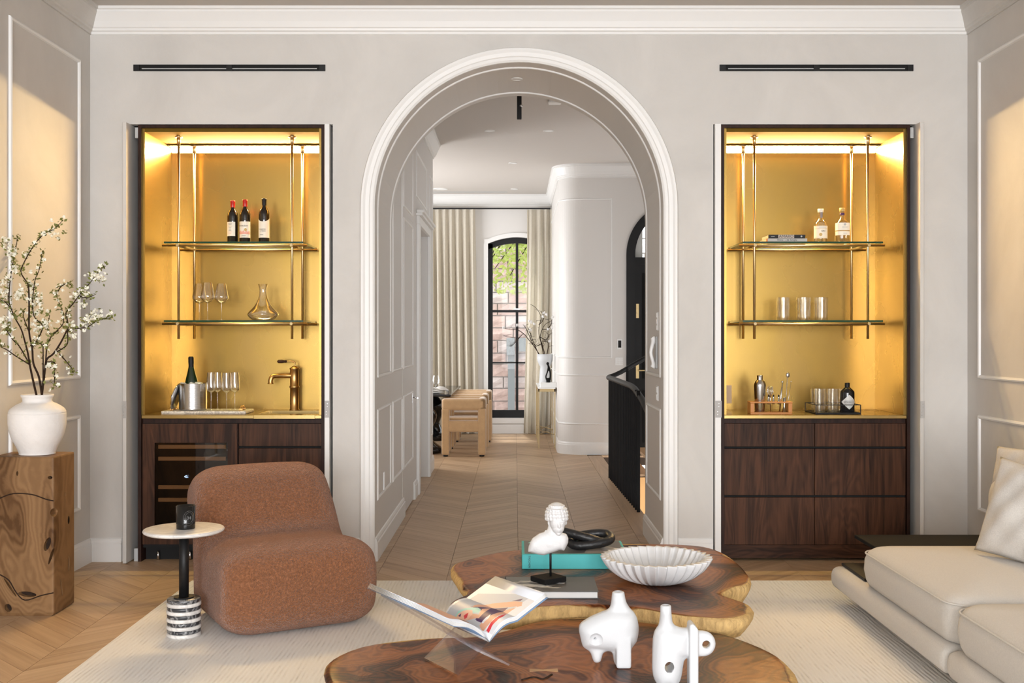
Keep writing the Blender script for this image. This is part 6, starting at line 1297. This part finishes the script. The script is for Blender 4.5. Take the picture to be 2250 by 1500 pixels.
a, b = V(*cr(605, 690)), V(*cr(825, 1140)); mb.box((a.x, -31*K1, b.z), (b.x, 20*K1, a.z), .004, 2); mb.cyl(V(*cr(652, 68), 0)-Vector((0, 0, .06)), 14*K1, .06, 28)
c1_ = MB(); c1_.cyl(V(1358.5, 1345), 9*K1, .12, 24); c2_ = MB(); c2_.ellipsoid(V(1307, 1401, -35*K1), (17*K1, 13*K1, 17*K1), 24); c3_ = MB(); c3_.cyl(V(1305.5, 1399, -.1), 2.8*K1, .2, 16, axis='y')
blob('body', mb, M['ceramic'], t, .0030, 22, cuts=[c1_, c2_, c3_])
q = onz(1478, 1506, ZB); K2 = (q.y+CD)/F
def V2(px, py, y=0): return Vector(((px-1478)*K2, y, (1506-py)*K2))
t = thing('sculptural_vase', q, 'white biomorphic vase with two ring holes and flat fin, right of the two', 'vase')
mb = MB(); mb.cyl(V2(*cr(1343, 250))-Vector((0, 0, .07)), 12.4*K2, .07, 28)
o2 = [(1262, 305), (1290, 300), (1395, 300), (1420, 310), (1428, 400), (1438, 500), (1475, 552), (1560, 582), (1700, 592), (1720, 1000), (1650, 1012), (1608, 1060), (1590, 1150), (1575, 1260), (1555, 1350), (1500, 1430), (1240, 1430), (1190, 1370), (1158, 1290), (1143, 1180), (1148, 900), (1155, 750), (1175, 640), (1215, 580), (1245, 530), (1260, 400)]
pp = [V2(*cr(*a)) for a in o2]; puff(mb, [(v.x, v.z) for v in pp], 17*K2, 14*K2, 10)
body = [V2(*cr(*a)) for a in [(1290, 540), (1400, 540), (1475, 572), (1560, 600), (1690, 620), (1690, 980), (1600, 1020), (1570, 1260), (1500, 1430), (1240, 1430), (1158, 1290), (1143, 1180), (1148, 900), (1155, 750), (1180, 640)]]
puff(mb, [(v.x, v.z) for v in body], 27*K2, 28*K2, 16)
pp = [V2(*cr(*a)) for a in [(1660, 500), (1720, 488), (1795, 575), (1795, 1430), (1660, 1430)]]; mb.prism([(v.x, v.z) for v in pp], -27*K2, 16*K2)
ring = [cr(1700, 628), cr(1800, 625)]+[cr(1880+190*math.sin(math.pi*k/10), 815-190*math.cos(math.pi*k/10)) for k in range(11)]+[cr(1800, 1000), cr(1700, 1000)]
pp = [V2(*a) for a in ring]; puff(mb, [(v.x, v.z) for v in pp], 11*K2, 8*K2, 4)
c1_ = MB(); c1_.cyl(V2(1463, 1370), 8.5*K2, .12, 24); c2_ = MB(); c2_.cyl(V2(*cr(1922, 815), -.1), 9.2*K2, .2, 24, axis='y'); c3_ = MB(); c3_.ellipsoid(V2(*cr(1372, 1112)), (11*K2, .12, 13*K2), 24)
blob('body', mb, M['ceramic'], t, .0030, 18, cuts=[c1_, c2_, c3_])
# --- acrylic stand with open magazine
ZT = ZB; s_ = Vector((.55, -.835, 0)); w_ = Vector((.835, .55, 0)); up = Vector((0, 0, 1))
footL = onz(1005, 1485, ZT); footR = footL+w_*.205
mid = (footL+footR)/2; cz = mid+up*.080
t = thing('acrylic_stand', mid-s_*.12, 'clear acrylic X-shaped book stand on the front coffee table', 'book stand')
def panel(a, b, L_, nm):
    mb = MB(); d = (b-a).normalized(); nn = d.cross(s_).normalized()*.0035; e = -s_*L_
    vs_ = [a-nn, a+nn, b+nn, b-nn]; A = [mb.bm.verts.new(v) for v in vs_]; B = [mb.bm.verts.new(v+e) for v in vs_]
    for i in range(4): mb.bm.faces.new((A[i], A[(i+1) % 4], B[(i+1) % 4], B[i]))
    mb.bm.faces.new(A[::-1]); mb.bm.faces.new(B); o = mb.build(nm, [M['acryl'], M['acryledge']], t, True)
    for f in o.data.polygons: f.material_index = 1 if f.area < .0035 else 0
    return o
panel(footR+up*.003, mid-w_*.27+up*.245, .225, 'panel'); panel(footL+up*.003, mid+w_*.17+up*.205, .225, 'panel')
F0 = cz+up*.026+s_*.035
t = thing('magazine', F0-s_*.16, 'open fashion magazine resting on the acrylic stand', 'magazine')
def leafsurf(side, off, L_, rise, H_=.32, curl=.035, u0=0):
    # side -1 left, +1 right ; returns function (u along page, v along spine)
    def fn(u, v):
        x = L_*(u0+(1-u0)*u); z = rise*(x/L_)+curl*math.sin(min(1, x/L_*2.2)*math.pi)*.5*(1 if side < 0 else 1)+off*min(1, x/.03)
        return F0+w_*side*x+up*z-s_*H_*v
    return fn
for side, L_, rise, k in ((-1, .290, .158, 5), (1, .235, .120, 5)):
    mb = MB(); mb.grid(leafsurf(side, -.004, L_+.004, rise), 16, 2); o = mb.build('cover', M['bluegrey'], t, True); m_ = o.modifiers.new('s', 'SOLIDIFY'); m_.thickness = .0016
    for q in range(k): mb = MB(); mb.grid(leafsurf(side, .000+q*.0028, L_-.002*q, rise), 18, 2); o = mb.build('page_sheaf', M['pages'] if q < k-1 else M['photo_white'], t, True); m_ = o.modifiers.new('s', 'SOLIDIFY'); m_.thickness = .0020; m_.offset = 1
pr_ = leafsurf(1, .0145, .225, .115)
def uv(x, y):      # crop of the photograph -> place on the page
    px, py = 780+x/4.89-1085, 1250+y/4.89-1415; D = 127*-73-(-103*-100); return ((px*-73-py*-100)/D, (127*py+103*px)/D)
PR = [([uv(*q) for q in poly], m) for poly, m in (
 ([(1420, 180), (2020, 300), (1920, 360), (1560, 600), (1440, 700), (1010, 455)], 0), ([(1320, 432), (1560, 430), (1720, 440), (1640, 510), (1500, 610), (1420, 650), (1360, 600), (1450, 520)], 1), ([(1770, 350), (1890, 338), (1850, 370)], 1),
 ([(1340, 440), (1355, 410), (1420, 370), (1560, 355), (1800, 362), (1870, 385), (1860, 440), (1700, 435), (1560, 425), (1440, 432)], 2), ([(1850, 440), (1875, 395), (1720, 510), (1600, 600), (1500, 690), (1430, 720), (1400, 660), (1560, 570), (1680, 475)], 2),
 ([(1335, 530), (1400, 560), (1440, 480), (1540, 440), (1480, 520), (1400, 600), (1280, 570)], 2), ([(1130, 505), (1180, 460), (1260, 445), (1400, 450), (1428, 490), (1400, 535), (1340, 525), (1330, 480), (1240, 468), (1160, 505)], 3),
 ([(1140, 512), (1180, 480), (1280, 472), (1335, 490), (1335, 540), (1280, 570), (1200, 548)], 4), ([(1240, 520), (1295, 508), (1278, 545), (1250, 550)], 5), ([(1420, 650), (1525, 572), (1500, 625), (1440, 660)], 6), ([(1465, 725), (1700, 530), (1650, 610), (1490, 750)], 5), ([(1180, 495), (1215, 490), (1205, 512)], 1))]
def inside(p, poly):
    c = False
    for (x0, y0), (x1, y1) in zip(poly, poly[1:]+poly[:1]):
        if (y0 > p[1]) != (y1 > p[1]) and p[0] < (x1-x0)*(p[1]-y0)/(y1-y0)+x0: c = not c
    return c
mb = MB(); NN = 170; vs_ = [[mb.bm.verts.new(pr_(i/NN, j/NN)+up*.0022) for j in range(NN+1)] for i in range(NN+1)]
for i in range(NN):
    for j in range(NN):
        k = 6
        for poly, m in PR:
            if inside(((i+.5)/NN, (j+.5)/NN), poly): k = m
        f = mb.bm.faces.new((vs_[i][j], vs_[i+1][j], vs_[i+1][j+1], vs_[i][j+1])); f.material_index = k; f.smooth = True
mb.build('photo_print', [M['palegrey'], M['purple'], M['skin'], M['aqua'], M['skin2'], M['redprint'], M['photo_white']], t, True)
pl_ = leafsurf(-1, .0145, .27, .147)
mb = MB(); mb.grid(lambda u, v: pl_(.15+.8*u, .15+.8*v)+up*.0016, 16, 2); mb.build('photo_print', M['skin'], t, True)
# --- sofa
t = thing('sofa', (2.3, -2.6, RZ), 'low beige modular sofa with black tray tables along the right wall', 'sofa')
z0 = .10
def soft(x0, y0, z0, x1, y1, z1, nm, bev=.04, dome=0, mat='sofa'):
    mb = MB(); c = Vector(((x0+x1)/2, (y0+y1)/2, (z0+z1)/2)); r = Vector(((x1-x0)/2, (y1-y0)/2, (z1-z0)/2)); mb.box((x0, y0, z0), (x1, y1, z1), min(bev, r.z*.9), 5)
    bmesh.ops.subdivide_edges(mb.bm, edges=[e for e in mb.bm.edges if e.calc_length() > .15], cuts=7, use_grid_fill=True)
    if dome:
        for v in mb.bm.verts:
            if v.co.z > c.z: v.co.z += dome*max(0, 1-((v.co.x-c.x)/r.x)**4)*max(0, 1-((v.co.y-c.y)/r.y)**4)
            v.co.x += .012*(1 if v.co.x > c.x else -1)*max(0, 1-((v.co.z-c.z)/r.z)**2)*(abs(v.co.x-c.x) > r.x*.95)
    return mb.build(nm, M[mat], t, True, smooth=True)
soft(1.735, -2.745, .095, 2.92, -1.135, .215, 'platform', .045); soft(1.735, -4.6, .095, 2.92, -2.755, .215, 'platform', .045)
def rrect(x0, y0, x1, y1, r, n=8):
    pts = []
    for cx_, cy_, a0 in ((x1-r, y1-r, 0), (x0+r, y1-r, 90), (x0+r, y0+r, 180), (x1-r, y0+r, 270)):
        for k in range(n+1): a = R(a0+90*k/n); pts.append((cx_+r*math.cos(a), cy_+r*math.sin(a)))
    return pts
def cushion(x0, y0, x1, y1, zb, zt_, dome, rc=.11):
    mb = MB(); rings = []; cx, cyy = (x0+x1)/2, (y0+y1)/2; h = zt_-zb
    for ins, z in ((.045, zb), (.015, zb+.012), (.0, zb+.04), (-.010, zb+h*.45), (-.006, zb+h*.7), (.004, zt_-.034), (.012, zt_-.022), (.035, zt_-.006), (.07, zt_+.003)):
        rings.append([mb.bm.verts.new((x, y, z)) for x, y in rrect(x0+ins, y0+ins, x1-ins, y1-ins, max(.02, rc-ins*.6))])
    for f in (.78, .6, .4, .2, .06):
        rings.append([mb.bm.verts.new((cx+(v.co.x-cx)*f, cyy+(v.co.y-cyy)*f, zt_+.003+dome*(1-f**3))) for v in rings[8]])
    for A, B in zip(rings, rings[1:]):
        for k in range(len(A)): mb.bm.faces.new((A[k], A[(k+1) % len(A)], B[(k+1) % len(A)], B[k]))
    mb.bm.faces.new(rings[0]); mb.bm.faces.new(rings[-1])
    o = mb.build('seat_cushion', M['sofa'], t, True, smooth=True)
    mb = MB(); e = .002; mb.tube([(x, y, zt_-.030) for x, y in rrect(x0-e, y0-e, x1+e, y1+e, rc)], .0042, 6, closed=True); mb.build('piping', M['sofa'], o, False).location = -Vector(t.location)
cushion(1.765, -2.765, 2.62, -1.585, .212, .415, .03); cushion(1.755, -4.2, 2.62, -2.785, .212, .415, .03)
soft(2.40, -4.2, .215, 2.84, -1.56, .765, 'backrest', .09, 0)
mb = MB(); mb.box((1.745+.05, -1.56, .216), (2.35, -1.16, .232), .003, 1); mb.build('lower_tray', M['black'], t, True)
mb = MB(); mb.box((1.885, -1.50, .355), (2.93, -1.10, .375), .003, 1); mb.box((1.93, -1.50, .23), (2.93, -1.30, .355)); mb.build('tray_table', M['matte'], t, True)
for x in (1.95, 2.8):
    for y in (-1.4, -2.5, -4.3): mb = MB(); mb.box((x-.03, y-.03, 0), (x+.03, y+.03, .084)); mb.build('foot', M['black'], t, False).location = (0-t.location.x, 0-t.location.y, 0)
def pillow(c, w, h, th, rot, lab, seed):
    rnd = random.Random(seed); o0 = thing('throw_pillow', c, lab, 'pillow'); mb = MB(); ph = [rnd.uniform(0, 6) for _ in range(6)]
    def sheet(s):
        def fn(u, v):
            a, b = 2*u-1, 2*v-1; f = max(0, (1-abs(a)**2.6))**.55*max(0, (1-abs(b)**2.6))**.55; pin = 1-.06*(1-abs(a)**2)*abs(b)**3; pin2 = 1-.06*(1-abs(b)**2)*abs(a)**3
            wr = .010*math.sin(5*a+ph[0]+3*b)*math.sin(4*b+ph[1])+.006*math.sin(11*a-7*b+ph[2]); return (a*w/2*pin2, s*(th*f+wr*f), b*h/2*pin+h/2)
        return fn
    mb.grid(sheet(1), 34, 34); mb.grid(sheet(-1), 34, 34); bmesh.ops.remove_doubles(mb.bm, verts=mb.bm.verts, dist=1e-4); q = mb.build('cover', M['pillow'], o0); q.rotation_euler = rot; return o0
pillow((2.29, -2.22, .44), .50, .46, .075, (R(-16), R(6), R(-62)), 'grey linen throw pillow leaning on the sofa back, in front', 1)
pillow((2.50, -1.80, .44), .50, .50, .07, (R(-14), R(-4), R(-68)), 'grey linen throw pillow behind the other on the sofa', 2)
